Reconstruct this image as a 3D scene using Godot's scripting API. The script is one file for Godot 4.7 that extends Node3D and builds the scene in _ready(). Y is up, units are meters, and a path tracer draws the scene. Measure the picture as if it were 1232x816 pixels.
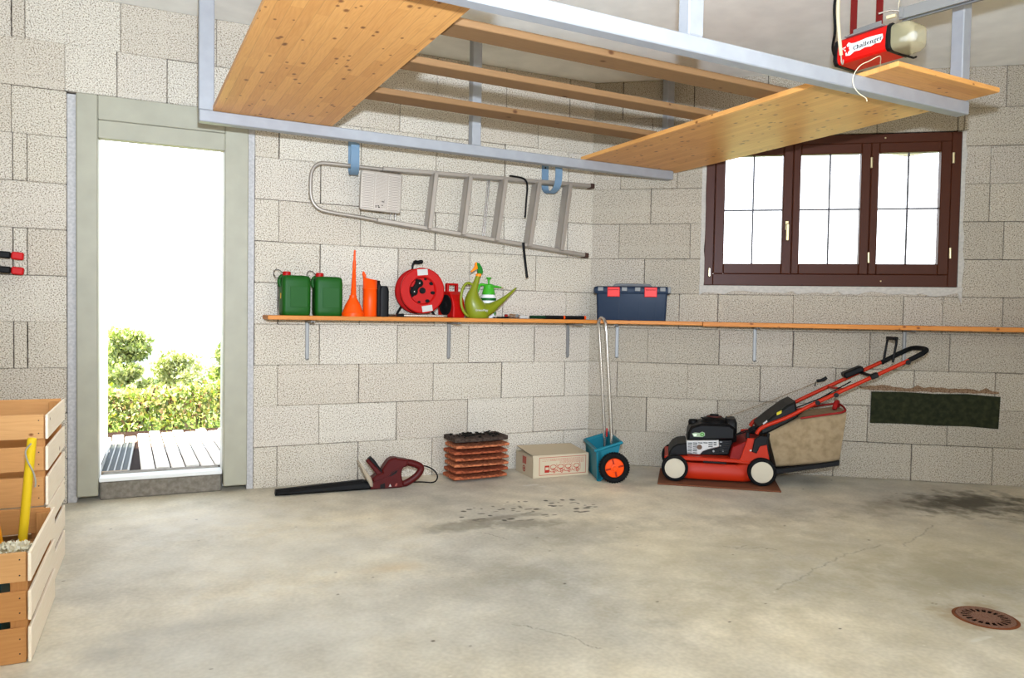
extends Node3D

const A := 0.63411            # turn of the window wall against the door wall
const H := 2.77               # ceiling height
const SHELF := 1.055          # top of the wall shelf
const RACK := 2.05            # underside of the ceiling rack
var rng := RandomNumberGenerator.new()
var taken := {}
var M := {}

# ------------------------------------------------------------------ naming
func numbered(called: String) -> String:
	var k: int = taken.get(called, 0)
	taken[called] = k + 1
	return called if k == 0 else "%s_%03d" % [called, k]

func tag(o: Node, label: String, category: String, group := "", kind := "") -> Node:
	o.set_meta("label", label)
	o.set_meta("category", category)
	if group != "":
		o.set_meta("group", group)
	if kind != "":
		o.set_meta("kind", kind)
	return o

func thing(called: String, label: String, category: String, at := Vector3.ZERO, turn := 0.0, group := "") -> Node3D:
	var o := Node3D.new()
	o.name = numbered(called)
	add_child(o)
	o.position = at
	o.rotation.y = turn
	tag(o, label, category, group)
	return o

func wp(s: float, y: float, d: float) -> Vector3:        # a point on the window wall
	return Vector3(s * cos(A) - d * sin(A), y, s * sin(A) + d * cos(A))

func part(called: String, st: SurfaceTool, m: Material, parent: Node3D) -> MeshInstance3D:
	var o := MeshInstance3D.new()
	o.name = called
	o.mesh = st.commit()
	o.material_override = m
	parent.add_child(o, true)
	return o

func solo(called: String, st: SurfaceTool, m: Material, at := Vector3.ZERO, turn := 0.0) -> MeshInstance3D:
	var o := part(numbered(called), st, m, self)
	o.position = at
	o.rotation.y = turn
	return o

# ------------------------------------------------------------------ shapes
func mb() -> SurfaceTool:
	var st := SurfaceTool.new()
	st.begin(Mesh.PRIMITIVE_TRIANGLES)
	return st

func done(st: SurfaceTool) -> SurfaceTool:
	st.generate_normals()
	return st

func vert(st: SurfaceTool, v: Vector3, uv: Vector2, g: int) -> void:
	st.set_smooth_group(g)
	st.set_uv(uv)
	st.add_vertex(v)

# corners given counter-clockwise as seen from outside
func tri(st: SurfaceTool, a: Vector3, b: Vector3, c: Vector3, ua := Vector2.ZERO, ub := Vector2.ZERO, uc := Vector2.ZERO, g := -1) -> void:
	vert(st, a, ua, g); vert(st, c, uc, g); vert(st, b, ub, g)

func quad(st: SurfaceTool, a: Vector3, b: Vector3, c: Vector3, d: Vector3, ua := Vector2.ZERO, ub := Vector2.ZERO, uc := Vector2.ZERO, ud := Vector2.ZERO, g := -1) -> void:
	tri(st, a, b, c, ua, ub, uc, g)
	tri(st, a, c, d, ua, uc, ud, g)

# a box with chamfered edges; uv in metres, v along the grain axis
func box(st: SurfaceTool, size: Vector3, xf := Transform3D(), ch := 0.0, grain := -1, shift := Vector2.ZERO) -> SurfaceTool:
	var h := size * 0.5
	var ax := grain if grain >= 0 else int(size.max_axis_index())
	var c: float = minf(ch, minf(h.x, minf(h.y, h.z)) * 0.45)
	var mapuv := func(p: Vector3, n: int) -> Vector2:
		var along := p[ax] if ax != n else p[(n + 1) % 3]
		var other := 3 - n - ax if ax != n else (n + 2) % 3
		return Vector2(p[other], along) + shift
	for n in 3:
		var u := (n + 1) % 3
		var v := (n + 2) % 3
		for s in [-1.0, 1.0]:
			var q: Array[Vector3] = []
			for k in [[-1, -1], [1, -1], [1, 1], [-1, 1]]:
				var p := Vector3.ZERO
				p[n] = s * h[n]; p[u] = k[0] * (h[u] - c); p[v] = k[1] * (h[v] - c)
				q.append(p)
			if s < 0:
				q.reverse()
			quad(st, xf * q[0], xf * q[1], xf * q[2], xf * q[3], mapuv.call(q[0], n), mapuv.call(q[1], n), mapuv.call(q[2], n), mapuv.call(q[3], n))
	if c > 0.0:
		for n in 3:                     # twelve edges, eight corners
			var u := (n + 1) % 3
			var v := (n + 2) % 3
			for su in [-1.0, 1.0]:
				for sv in [-1.0, 1.0]:
					var q: Array[Vector3] = []
					for k in [[-1, 0], [1, 0], [1, 1], [-1, 1]]:
						var p := Vector3.ZERO
						p[n] = k[0] * (h[n] - c)
						p[u] = su * (h[u] if k[1] == 0 else h[u] - c)
						p[v] = sv * (h[v] - c if k[1] == 0 else h[v])
						q.append(p)
					if su * sv < 0:
						q.reverse()
					# outward test
					var nn := (q[1] - q[0]).cross(q[2] - q[0])
					if nn.dot(q[0]) < 0:
						q.reverse()
					quad(st, xf * q[0], xf * q[1], xf * q[2], xf * q[3], mapuv.call(q[0], u), mapuv.call(q[1], u), mapuv.call(q[2], u), mapuv.call(q[3], u))
		for sx in [-1.0, 1.0]:
			for sy in [-1.0, 1.0]:
				for sz in [-1.0, 1.0]:
					var a := Vector3(sx * h.x, sy * (h.y - c), sz * (h.z - c))
					var b := Vector3(sx * (h.x - c), sy * h.y, sz * (h.z - c))
					var d := Vector3(sx * (h.x - c), sy * (h.y - c), sz * h.z)
					if (b - a).cross(d - a).dot(a) < 0:
						tri(st, xf * a, xf * d, xf * b)
					else:
						tri(st, xf * a, xf * b, xf * d)
	return st

func at(x: float, y: float, z: float) -> Transform3D:
	return Transform3D(Basis(), Vector3(x, y, z))

func turned(x: float, y: float, z: float, e: Vector3) -> Transform3D:
	return Transform3D(Basis.from_euler(e), Vector3(x, y, z))

func cube(size: Vector3, pos := Vector3.ZERO, ch := 0.003, grain := -1) -> SurfaceTool:
	return done(box(mb(), size, Transform3D(Basis(), pos), ch, grain, Vector2(rng.randf(), rng.randf() * 3.0)))

# sweep of a closed outline along a path
func sweep(st: SurfaceTool, path: Array, outline: Array, closed := false, scales: Array = [], smooth := true, up0 := Vector3.UP) -> SurfaceTool:
	var n := path.size()
	var m := outline.size()
	var rings := []
	var t0 := Vector3.ZERO
	var side := Vector3.ZERO
	var along := 0.0
	var lens := []
	for i in n:
		var a: Vector3 = path[(i - 1 + n) % n] if closed or i > 0 else path[i]
		var b: Vector3 = path[(i + 1) % n] if closed or i < n - 1 else path[i]
		var t := (b - a).normalized()
		if i == 0:
			var up := up0 if absf(t.dot(up0)) < 0.95 else Vector3(0.31, 0.1, 0.94)
			side = t.cross(up).normalized()
		else:
			var axis := t0.cross(t)
			if axis.length() > 1e-6:
				side = side.rotated(axis.normalized(), t0.angle_to(t))
			side = (side - t * side.dot(t)).normalized()
			along += (path[i] as Vector3).distance_to(path[i - 1])
		t0 = t
		var up2 := side.cross(t)
		var sc: float = scales[i] if scales.size() else 1.0
		var ring := []
		for q in outline:
			ring.append((path[i] as Vector3) + side * (q.x * sc) + up2 * (q.y * sc))
		rings.append(ring)
		lens.append(along)
	var cnt := n if closed else n - 1
	for i in cnt:
		var r0: Array = rings[i]
		var r1: Array = rings[(i + 1) % n]
		for k in m:
			var k2 := (k + 1) % m
			var g := 1 if smooth else -1
			var u0 := 0.02 * k
			quad(st, r0[k], r0[k2], r1[k2], r1[k], Vector2(u0, lens[i]), Vector2(u0 + 0.02, lens[i]), Vector2(u0 + 0.02, lens[i] + 0.05), Vector2(u0, lens[i] + 0.05), g)
	if not closed:
		for e in [0, n - 1]:
			var r: Array = rings[e]
			for k in range(1, m - 1):
				if e == 0:
					tri(st, r[0], r[k + 1], r[k])
				else:
					tri(st, r[0], r[k], r[k + 1])
	return st

func ring2(r: float, sides := 10, ry := -1.0) -> Array:
	var out := []
	for k in sides:
		var w := TAU * k / sides
		out.append(Vector2(cos(w) * r, sin(w) * (r if ry < 0 else ry)))
	return out

func tube(st: SurfaceTool, path: Array, r: float, sides := 10, closed := false, scales: Array = []) -> SurfaceTool:
	return sweep(st, path, ring2(r, sides), closed, scales)

# a smooth path through given points
func curve(pts: Array, each := 6, closed := false) -> Array:
	var out := []
	var n := pts.size()
	for i in (n if closed else n - 1):
		var p0: Vector3 = pts[(i - 1 + n) % n] if closed or i > 0 else pts[i]
		var p1: Vector3 = pts[i]
		var p2: Vector3 = pts[(i + 1) % n]
		var p3: Vector3 = pts[(i + 2) % n] if closed or i < n - 2 else p2
		for k in each:
			out.append(p1.cubic_interpolate(p2, p0, p3, float(k) / each))
	if not closed:
		out.append(pts[n - 1])
	return out

# profile of (radius, height) points turned round the y axis of xf
func lathe(st: SurfaceTool, prof: Array, segs := 24, xf := Transform3D(), smooth := true, sx := 1.0, sz := 1.0) -> SurfaceTool:
	for i in prof.size() - 1:
		var a: Vector2 = prof[i]
		var b: Vector2 = prof[i + 1]
		for k in segs:
			var w0 := TAU * k / segs
			var w1 := TAU * (k + 1) / segs
			var d0 := Vector3(cos(w0) * sx, 0, -sin(w0) * sz)
			var d1 := Vector3(cos(w1) * sx, 0, -sin(w1) * sz)
			var pa := xf * (d0 * a.x + Vector3.UP * a.y)
			var pb := xf * (d1 * a.x + Vector3.UP * a.y)
			var pc := xf * (d1 * b.x + Vector3.UP * b.y)
			var pd := xf * (d0 * b.x + Vector3.UP * b.y)
			var g := (i + 2) if smooth else -1
			g = 1 if smooth else -1
			var ua := Vector2(0.3 * k / segs, a.y)
			var ub := Vector2(0.3 * (k + 1) / segs, a.y)
			var uc := Vector2(0.3 * (k + 1) / segs, b.y)
			var ud := Vector2(0.3 * k / segs, b.y)
			if a.x < 1e-6:
				tri(st, pa, pc, pd, ua, uc, ud, g)
			elif b.x < 1e-6:
				tri(st, pa, pb, pc, ua, ub, uc, g)
			else:
				quad(st, pa, pb, pc, pd, ua, ub, uc, ud, g)
	return st

# profile with hard corners: doubles are given by repeating with new smoothing
func lathe_hard(st: SurfaceTool, prof: Array, segs := 24, xf := Transform3D()) -> SurfaceTool:
	for i in prof.size() - 1:
		var grp := 10 + i
		var a: Vector2 = prof[i]
		var b: Vector2 = prof[i + 1]
		for k in segs:
			var w0 := TAU * k / segs
			var w1 := TAU * (k + 1) / segs
			var d0 := Vector3(cos(w0), 0, -sin(w0))
			var d1 := Vector3(cos(w1), 0, -sin(w1))
			var pa := xf * (d0 * a.x + Vector3.UP * a.y)
			var pb := xf * (d1 * a.x + Vector3.UP * a.y)
			var pc := xf * (d1 * b.x + Vector3.UP * b.y)
			var pd := xf * (d0 * b.x + Vector3.UP * b.y)
			if a.x < 1e-6:
				tri(st, pa, pc, pd, Vector2.ZERO, Vector2.ZERO, Vector2.ZERO, grp)
			elif b.x < 1e-6:
				tri(st, pa, pb, pc, Vector2.ZERO, Vector2.ZERO, Vector2.ZERO, grp)
			else:
				quad(st, pa, pb, pc, pd, Vector2.ZERO, Vector2.ZERO, Vector2.ZERO, Vector2.ZERO, grp)
	return st

# outline in the xy plane given thickness along z, from z0 to z1, with a chamfer
func prism(st: SurfaceTool, poly: Array, z0: float, z1: float, xf := Transform3D(), ch := 0.0) -> SurfaceTool:
	var pts := PackedVector2Array(poly)
	if Geometry2D.is_polygon_clockwise(pts):      # wants counter-clockwise with y up
		pts.reverse()
	var area := 0.0
	for i in pts.size():
		area += pts[i].cross(pts[(i + 1) % pts.size()])
	if area < 0:
		pts.reverse()
	var inner := pts
	if ch > 0.0:
		var off := Geometry2D.offset_polygon(pts, -ch)
		inner = PackedVector2Array()
		for p in pts:                       # shrink by vertex towards the offset outline
			var best := p
			if off.size():
				var bd := 1e9
				var o: PackedVector2Array = off[0]
				for i in o.size():
					var cp := Geometry2D.get_closest_point_to_segment(p, o[i], o[(i + 1) % o.size()])
					if cp.distance_squared_to(p) < bd:
						bd = cp.distance_squared_to(p); best = cp
			inner.append(best)
	var idx := Geometry2D.triangulate_polygon(inner)
	for i in range(0, idx.size(), 3):
		var a := inner[idx[i]]
		var b := inner[idx[i + 1]]
		var c := inner[idx[i + 2]]
		if (b - a).cross(c - a) < 0:
			var sw := b; b = c; c = sw
		tri(st, xf * Vector3(a.x, a.y, z1), xf * Vector3(b.x, b.y, z1), xf * Vector3(c.x, c.y, z1), a, b, c)
		tri(st, xf * Vector3(a.x, a.y, z0), xf * Vector3(c.x, c.y, z0), xf * Vector3(b.x, b.y, z0), a, c, b)
	var run := 0.0
	for i in pts.size():
		var j := (i + 1) % pts.size()
		var l := pts[i].distance_to(pts[j])
		quad(st, xf * Vector3(pts[i].x, pts[i].y, z0 + ch), xf * Vector3(pts[j].x, pts[j].y, z0 + ch), xf * Vector3(pts[j].x, pts[j].y, z1 - ch), xf * Vector3(pts[i].x, pts[i].y, z1 - ch), Vector2(z0, run), Vector2(z0, run + l), Vector2(z1, run + l), Vector2(z1, run))
		if ch > 0.0:
			quad(st, xf * Vector3(pts[i].x, pts[i].y, z1 - ch), xf * Vector3(pts[j].x, pts[j].y, z1 - ch), xf * Vector3(inner[j].x, inner[j].y, z1), xf * Vector3(inner[i].x, inner[i].y, z1))
			quad(st, xf * Vector3(inner[i].x, inner[i].y, z0), xf * Vector3(inner[j].x, inner[j].y, z0), xf * Vector3(pts[j].x, pts[j].y, z0 + ch), xf * Vector3(pts[i].x, pts[i].y, z0 + ch))
		run += l
	return st

# skin through rings of equal point count
func loft(st: SurfaceTool, rings: Array, caps := true, smooth := true) -> SurfaceTool:
	var m: int = rings[0].size()
	for i in rings.size() - 1:
		for k in m:
			var k2 := (k + 1) % m
			quad(st, rings[i][k], rings[i][k2], rings[i + 1][k2], rings[i + 1][k], Vector2(0.04 * k, 0.05 * i), Vector2(0.04 * (k + 1), 0.05 * i), Vector2(0.04 * (k + 1), 0.05 * (i + 1)), Vector2(0.04 * k, 0.05 * (i + 1)), 1 if smooth else -1)
	if caps:
		var c0 := Vector3.ZERO
		var c1 := Vector3.ZERO
		for k in m:
			c0 += rings[0][k] / m
			c1 += rings[-1][k] / m
		for k in m:
			var k2 := (k + 1) % m
			tri(st, c0, rings[0][k2], rings[0][k], Vector2.ZERO, Vector2.ZERO, Vector2.ZERO, 2)
			tri(st, c1, rings[-1][k], rings[-1][k2], Vector2.ZERO, Vector2.ZERO, Vector2.ZERO, 3)
	return st

func rounded(w: float, h: float, r: float, each := 4, cx := 0.0, cy := 0.0) -> Array:
	var out := []
	for q in 4:
		var c := Vector2((w * 0.5 - r) * [1, -1, -1, 1][q], (h * 0.5 - r) * [1, 1, -1, -1][q])
		for k in each + 1:
			var an := PI * 0.5 * (q + float(k) / each)
			out.append(c + Vector2(cos(an), sin(an)) * r + Vector2(cx, cy))
	return out

# horizontal ring of a rounded rectangle at a height
func slab_ring(w: float, d: float, r: float, y: float, cx := 0.0, cz := 0.0, each := 3) -> Array:
	var out := []
	for q in rounded(w, d, r, each):
		out.append(Vector3(cx + q.x, y, cz - q.y))
	return out

# ------------------------------------------------------------------ materials
func mat(c: Color, rough := 0.6, metal := 0.0) -> StandardMaterial3D:
	var m := StandardMaterial3D.new()
	m.albedo_color = c
	m.roughness = rough
	m.metallic = metal
	if metal == 0.0:
		m.metallic_specular = 0.32
	return m

func noise(freq: float, kind := FastNoiseLite.TYPE_SIMPLEX_SMOOTH, oct := 3, sd := 1) -> FastNoiseLite:
	var n := FastNoiseLite.new()
	n.noise_type = kind
	n.frequency = freq
	n.fractal_octaves = oct
	n.seed = sd
	return n

func ntex(n: FastNoiseLite, size := 512, ramp: Gradient = null, normal := false, strength := 6.0) -> NoiseTexture2D:
	var t := NoiseTexture2D.new()
	t.width = size; t.height = size
	t.seamless = true
	t.generate_mipmaps = false
	t.noise = n
	if ramp:
		t.color_ramp = ramp
	if normal:
		t.as_normal_map = true
		t.bump_strength = strength
	return t

func ramp(stops: Array) -> Gradient:
	var g := Gradient.new()
	var o := PackedFloat32Array()
	var c := PackedColorArray()
	for s in stops:
		o.append(s[0]); c.append(s[1])
	g.offsets = o
	g.colors = c
	return g

func tripl(m: StandardMaterial3D, per_m: float, world := true) -> StandardMaterial3D:
	m.uv1_triplanar = true
	m.uv1_world_triplanar = world
	m.uv1_scale = Vector3.ONE * per_m
	return m

# pine: strips of their own tone, grain along v, knots. 2 mm a pixel
func wood_image(w: int, h: int, strip: float, base: Color, dark: Color, knots: int, sd: int, spread: float) -> ImageTexture:
	var r := RandomNumberGenerator.new()
	r.seed = sd
	var n1 := noise(0.02, FastNoiseLite.TYPE_SIMPLEX_SMOOTH, 3, sd)
	var n2 := noise(0.11, FastNoiseLite.TYPE_SIMPLEX_SMOOTH, 2, sd + 7)
	var ks := []
	for i in knots:
		ks.append([r.randf() * w, r.randf() * h, r.randf_range(2.0, 5.0)])
	var tones := {}
	var im := Image.create(w, h, false, Image.FORMAT_RGB8)
	var sp := maxf(strip * 500.0, 1.0)
	for y in h:
		for x in w:
			var si := int(x / sp) if strip > 0 else 0
			var seg := int((y + si * 137) / 260.0) if strip > 0 else 0
			var key := si * 100 + seg
			if not tones.has(key):
				tones[key] = [r.randf_range(-spread, spread), r.randf() * 500.0]
			var tn: Array = tones[key]
			var px: float = x + tn[1]
			var warp := n1.get_noise_2d(px * 1.2, y * 0.22) * 14.0
			var g := 0.5 + 0.5 * sin((px + warp) * 0.75)
			g = g * g * 0.2 + (0.5 + 0.5 * n2.get_noise_2d(px * 3.0, y * 0.12)) * 0.5
			var c := base.lerp(dark, clampf(g * 0.55 + tn[0], 0.0, 1.0))
			if strip > 0 and fmod(x, sp) < 1.0:
				c = c.darkened(0.12)
			im.set_pixel(x, y, c)
	for k in ks:
		var rr: float = k[2]
		for dy in range(-int(rr * 3), int(rr * 3)):
			for dx in range(-int(rr * 2), int(rr * 2)):
				var q := Vector2(dx, dy * 0.7).length() / rr
				var xx := int(k[0]) + dx
				var yy := int(k[1]) + dy
				if q < 1.9 and xx >= 0 and yy >= 0 and xx < w and yy < h:
					var kk := clampf(1.25 - q, 0.0, 1.0) if q > 0.6 else 0.75
					im.set_pixel(xx, yy, im.get_pixel(xx, yy).lerp(Color(0.33, 0.16, 0.06), kk * 0.85))
	return ImageTexture.create_from_image(im)

func wood(tex: Texture2D, tint: Color, w_m: float, h_m: float, rough := 0.55) -> StandardMaterial3D:
	var m := mat(tint, rough)
	m.albedo_texture = tex
	m.uv1_scale = Vector3(1.0 / w_m, 1.0 / h_m, 1)
	return m

func floor_image() -> ImageTexture:
	var s := 1536
	var big := noise(0.004, FastNoiseLite.TYPE_SIMPLEX_SMOOTH, 4, 5)
	var mid := noise(0.02, FastNoiseLite.TYPE_SIMPLEX_SMOOTH, 4, 9)
	big.domain_warp_enabled = true
	big.domain_warp_amplitude = 60.0
	big.domain_warp_frequency = 0.006
	var fine := noise(0.25, FastNoiseLite.TYPE_SIMPLEX_SMOOTH, 2, 3)
	var a := big.get_image(s, s, false, false, true).get_data()
	var b := mid.get_image(s, s, false, false, true).get_data()
	var c := fine.get_image(s, s, false, false, true).get_data()
	var out := PackedByteArray()
	out.resize(s * s * 3)
	for i in s * s:
		var v := (a[i] - 128) * 0.15 + (b[i] - 128) * 0.13 + (c[i] - 128) * 0.08
		var warm := (a[i] - 128) * 0.03
		out[i * 3] = clampi(int(204 + v + warm), 0, 255)
		out[i * 3 + 1] = clampi(int(195 + v), 0, 255)
		out[i * 3 + 2] = clampi(int(174 + v - warm * 2.0), 0, 255)
	var im := Image.create_from_data(s, s, false, Image.FORMAT_RGB8, out)
	# stains and painted door glow, in metres on the floor: centre, reach, darkness, raggedness
	var px := s / 8.4
	var r := RandomNumberGenerator.new()
	r.seed = 12
	var spot := func(cx: float, cz: float, rx: float, rz: float, k: float, col: Color, hard: float):
		var x0 := int((cx + 4.4 - rx * 1.3) * px)
		var x1 := int((cx + 4.4 + rx * 1.3) * px)
		var z0 := int((cz + 0.6 - rz * 1.3) * px)
		var z1 := int((cz + 0.6 + rz * 1.3) * px)
		for y in range(maxi(z0, 0), mini(z1, s)):
			for x in range(maxi(x0, 0), mini(x1, s)):
				var d := Vector2((x / px - 4.4 - cx) / rx, (y / px - 0.6 - cz) / rz).length()
				d += mid.get_noise_2d(x * 1.7, y * 1.7) * 0.5 + fine.get_noise_2d(x * 0.5, y * 0.5) * 0.15
				var q := clampf((1.0 - d) * hard, 0.0, 1.0) * k
				if q > 0.0:
					im.set_pixel(x, y, im.get_pixel(x, y).lerp(col, q))
	for q in [STAINS_AND_GLOW]:
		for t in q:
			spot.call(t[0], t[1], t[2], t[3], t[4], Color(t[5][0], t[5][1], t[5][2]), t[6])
	for i in 60:          # oil drips before the tile stack
		var ang := r.randf() * TAU
		var rad := sqrt(r.randf())
		spot.call(-0.98 + cos(ang) * rad * 0.42, 1.03 + sin(ang) * rad * 0.2, r.randf_range(0.008, 0.03), r.randf_range(0.006, 0.018), r.randf_range(0.3, 0.8), Color(0.2, 0.18, 0.14), 3.0)
	for i in 240:         # grit and specks
		spot.call(r.randf_range(-4, 3), r.randf_range(0.2, 5.0), 0.008, 0.006, r.randf_range(0.3, 0.9), Color(0.25, 0.22, 0.18) if r.randf() < 0.6 else Color(0.9, 0.88, 0.82), 4.0)
	# hairline cracks and trowel marks
	for line in CRACKS:
		for i in line.size() - 1:
			var p: Vector2 = line[i]
			var q: Vector2 = line[i + 1]
			var steps := int(p.distance_to(q) * px)
			for k in steps:
				var v := p.lerp(q, float(k) / steps)
				var x := int((v.x + 4.4) * px + mid.get_noise_2d(k * 2.0, v.x * 90.0) * 4.0)
				var y := int((v.y + 0.6) * px + mid.get_noise_2d(v.y * 90.0, k * 2.0) * 4.0)
				if x > 0 and y > 0 and x < s - 1 and y < s - 1:
					im.set_pixel(x, y, im.get_pixel(x, y).darkened(0.13))
					im.set_pixel(x, y + 1, im.get_pixel(x, y + 1).darkened(0.05))
	return ImageTexture.create_from_image(im)
const STAINS_AND_GLOW := [
	[-1.45, 1.2, 0.28, 0.1, 0.35, [0.27, 0.25, 0.2], 2.0], [-1.12, 1.28, 0.22, 0.1, 0.3, [0.27, 0.25, 0.2], 2.0], [-1.2, 1.13, 0.3, 0.05, 0.35, [0.3, 0.27, 0.22], 1.6],
	[-0.95, 1.5, 0.55, 0.22, 0.22, [0.36, 0.34, 0.28], 1.2], [1.55, 1.85, 0.5, 0.3, 0.72, [0.2, 0.18, 0.14], 1.3], [1.1, 1.75, 0.55, 0.22, 0.3, [0.3, 0.27, 0.22], 1.2], [1.95, 2.2, 0.6, 0.3, 0.6, [0.22, 0.2, 0.16], 1.3],
	[-1.6, 2.0, 0.4, 0.28, 0.26, [0.38, 0.36, 0.31], 1.0], [-1.0, 2.5, 0.8, 0.3, 0.18, [0.42, 0.4, 0.33], 1.0], [0.15, 1.65, 0.5, 0.16, 0.22, [0.36, 0.33, 0.27], 1.0], [0.26, 2.65, 0.5, 0.3, 0.3, [0.4, 0.37, 0.3], 1.0],
	[-1.95, 1.68, 0.16, 0.08, 0.4, [0.72, 0.6, 0.42], 1.2], [-2.75, 2.0, 0.3, 0.07, 0.2, [0.35, 0.34, 0.31], 1.2], [-3.0, 2.12, 0.14, 0.1, 0.25, [0.33, 0.32, 0.3], 1.2], [0.0, 0.72, 0.25, 0.12, 0.2, [0.3, 0.28, 0.23], 1.0],
	[-0.72, 0.5, 0.07, 0.02, 0.7, [0.86, 0.84, 0.8], 3.0], [-0.66, 0.56, 0.05, 0.02, 0.5, [0.86, 0.84, 0.8], 3.0], [-0.3, 3.13, 0.07, 0.012, 0.6, [0.88, 0.87, 0.84], 3.0], [-0.12, 3.2, 0.06, 0.012, 0.5, [0.88, 0.87, 0.84], 3.0],
	[-0.1, 3.01, 0.15, 0.15, 0.35, [0.5, 0.36, 0.24], 3.0],
	[-2.6, 0.6, 0.7, 0.45, 0.5, [0.9, 0.88, 0.84], 1.0], [-2.3, 1.3, 1.1, 0.5, 0.4, [0.86, 0.85, 0.81], 1.0], [-2.5, 2.2, 1.0, 0.6, 0.4, [0.85, 0.84, 0.8], 1.0], [0.3, 2.6, 1.4, 0.9, 0.5, [0.7, 0.655, 0.52], 1.0], [-0.6, 2.0, 1.0, 0.6, 0.35, [0.7, 0.655, 0.53], 1.0]]  # pale patches paint in daylight glow near the door; yellowish ones only tint
const CRACKS := [
	[Vector2(-0.6, 2.5), Vector2(-0.35, 2.41), Vector2(-0.03, 2.3), Vector2(0.32, 2.24)], 
	[Vector2(-1.72, 2.4), Vector2(-1.6, 2.55), Vector2(-1.55, 2.7)], [Vector2(0.4, 2.3), Vector2(0.9, 2.1)],
	[Vector2(-0.42, 1.98), Vector2(-0.36, 2.05), Vector2(-0.27, 2.06), Vector2(-0.22, 2.12)], [Vector2(-0.4, 2.04), Vector2(-0.3, 2.0)], [Vector2(-0.9, 3.2), Vector2(-0.3, 3.5)], [Vector2(-1.42, 1.34), Vector2(-1.36, 1.42), Vector2(-1.34, 1.5)]]

func _ready() -> void:
	rng.seed = 7
	# camera
	var cam := Camera3D.new()
	cam.name = "camera"
	add_child(cam)
	var yaw := 0.436459
	var pit := -0.032645
	var roll := 0.0170855
	var f := Vector3(sin(yaw) * cos(pit), sin(pit), -cos(yaw) * cos(pit))
	var r := Vector3(cos(yaw), 0, sin(yaw))
	var u := r.cross(f)
	cam.transform = Transform3D(Basis(r * cos(roll) + u * sin(roll), u * cos(roll) - r * sin(roll), -f), Vector3(-2.84144, 1.083038, 4.746831))
	cam.fov = rad_to_deg(2.0 * atan(408.0 / 904.202))
	cam.near = 0.05
	cam.far = 900.0
	cam.current = true
	# sky and exposure
	var sky_mat := ProceduralSkyMaterial.new()
	sky_mat.sky_top_color = Color(0.86, 0.92, 1.0)
	sky_mat.sky_horizon_color = Color(1.0, 1.0, 1.0)
	sky_mat.ground_bottom_color = Color(0.5, 0.48, 0.42)
	sky_mat.ground_horizon_color = Color(0.9, 0.9, 0.88)
	sky_mat.sky_curve = 0.2
	sky_mat.energy_multiplier = 4.7
	var sky := Sky.new()
	sky.sky_material = sky_mat
	var env := Environment.new()
	env.background_mode = Environment.BG_SKY
	env.sky = sky
	env.tonemap_mode = Environment.TONE_MAPPER_LINEAR
	env.tonemap_exposure = 0.91
	env.sdfgi_enabled = true
	env.ssao_enabled = true
	env.ssil_enabled = true
	var we := WorldEnvironment.new()
	we.name = "world_environment"
	we.environment = env
	add_child(we)
	# hazy sun over the garden and the drive
	var sun := DirectionalLight3D.new()
	sun.name = "sun"
	sun.light_color = Color(1.0, 0.95, 0.86)
	sun.light_energy = 9.0
	sun.light_angular_distance = 2.0
	sun.shadow_enabled = true
	add_child(sun)
	sun.look_at_from_position(Vector3(-4.0, 10.0, 2.2), Vector3.ZERO)
	# the photographer's flash, just above the lens
	var flash := SpotLight3D.new()
	flash.name = "camera_flash"
	flash.light_color = Color(0.86, 0.92, 1.0)
	flash.light_energy = 31.0
	flash.light_size = 0.04
	flash.spot_range = 30.0
	flash.spot_attenuation = 2.0
	flash.spot_angle = 62.0
	flash.spot_angle_attenuation = 0.9
	flash.shadow_enabled = true
	add_child(flash)
	flash.look_at_from_position(Vector3(-2.8, 1.36, 4.72), Vector3(-0.95, 3.75, 0.6))
	make_materials()
	build_shell()
	build_door()
	build_window()
	build_garden()
	build_rack()
	build_shelf()
	build_shelf_things()
	build_ladder()
	build_floor_things()
	build_mower()
	build_crates()
	build_opener()

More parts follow.
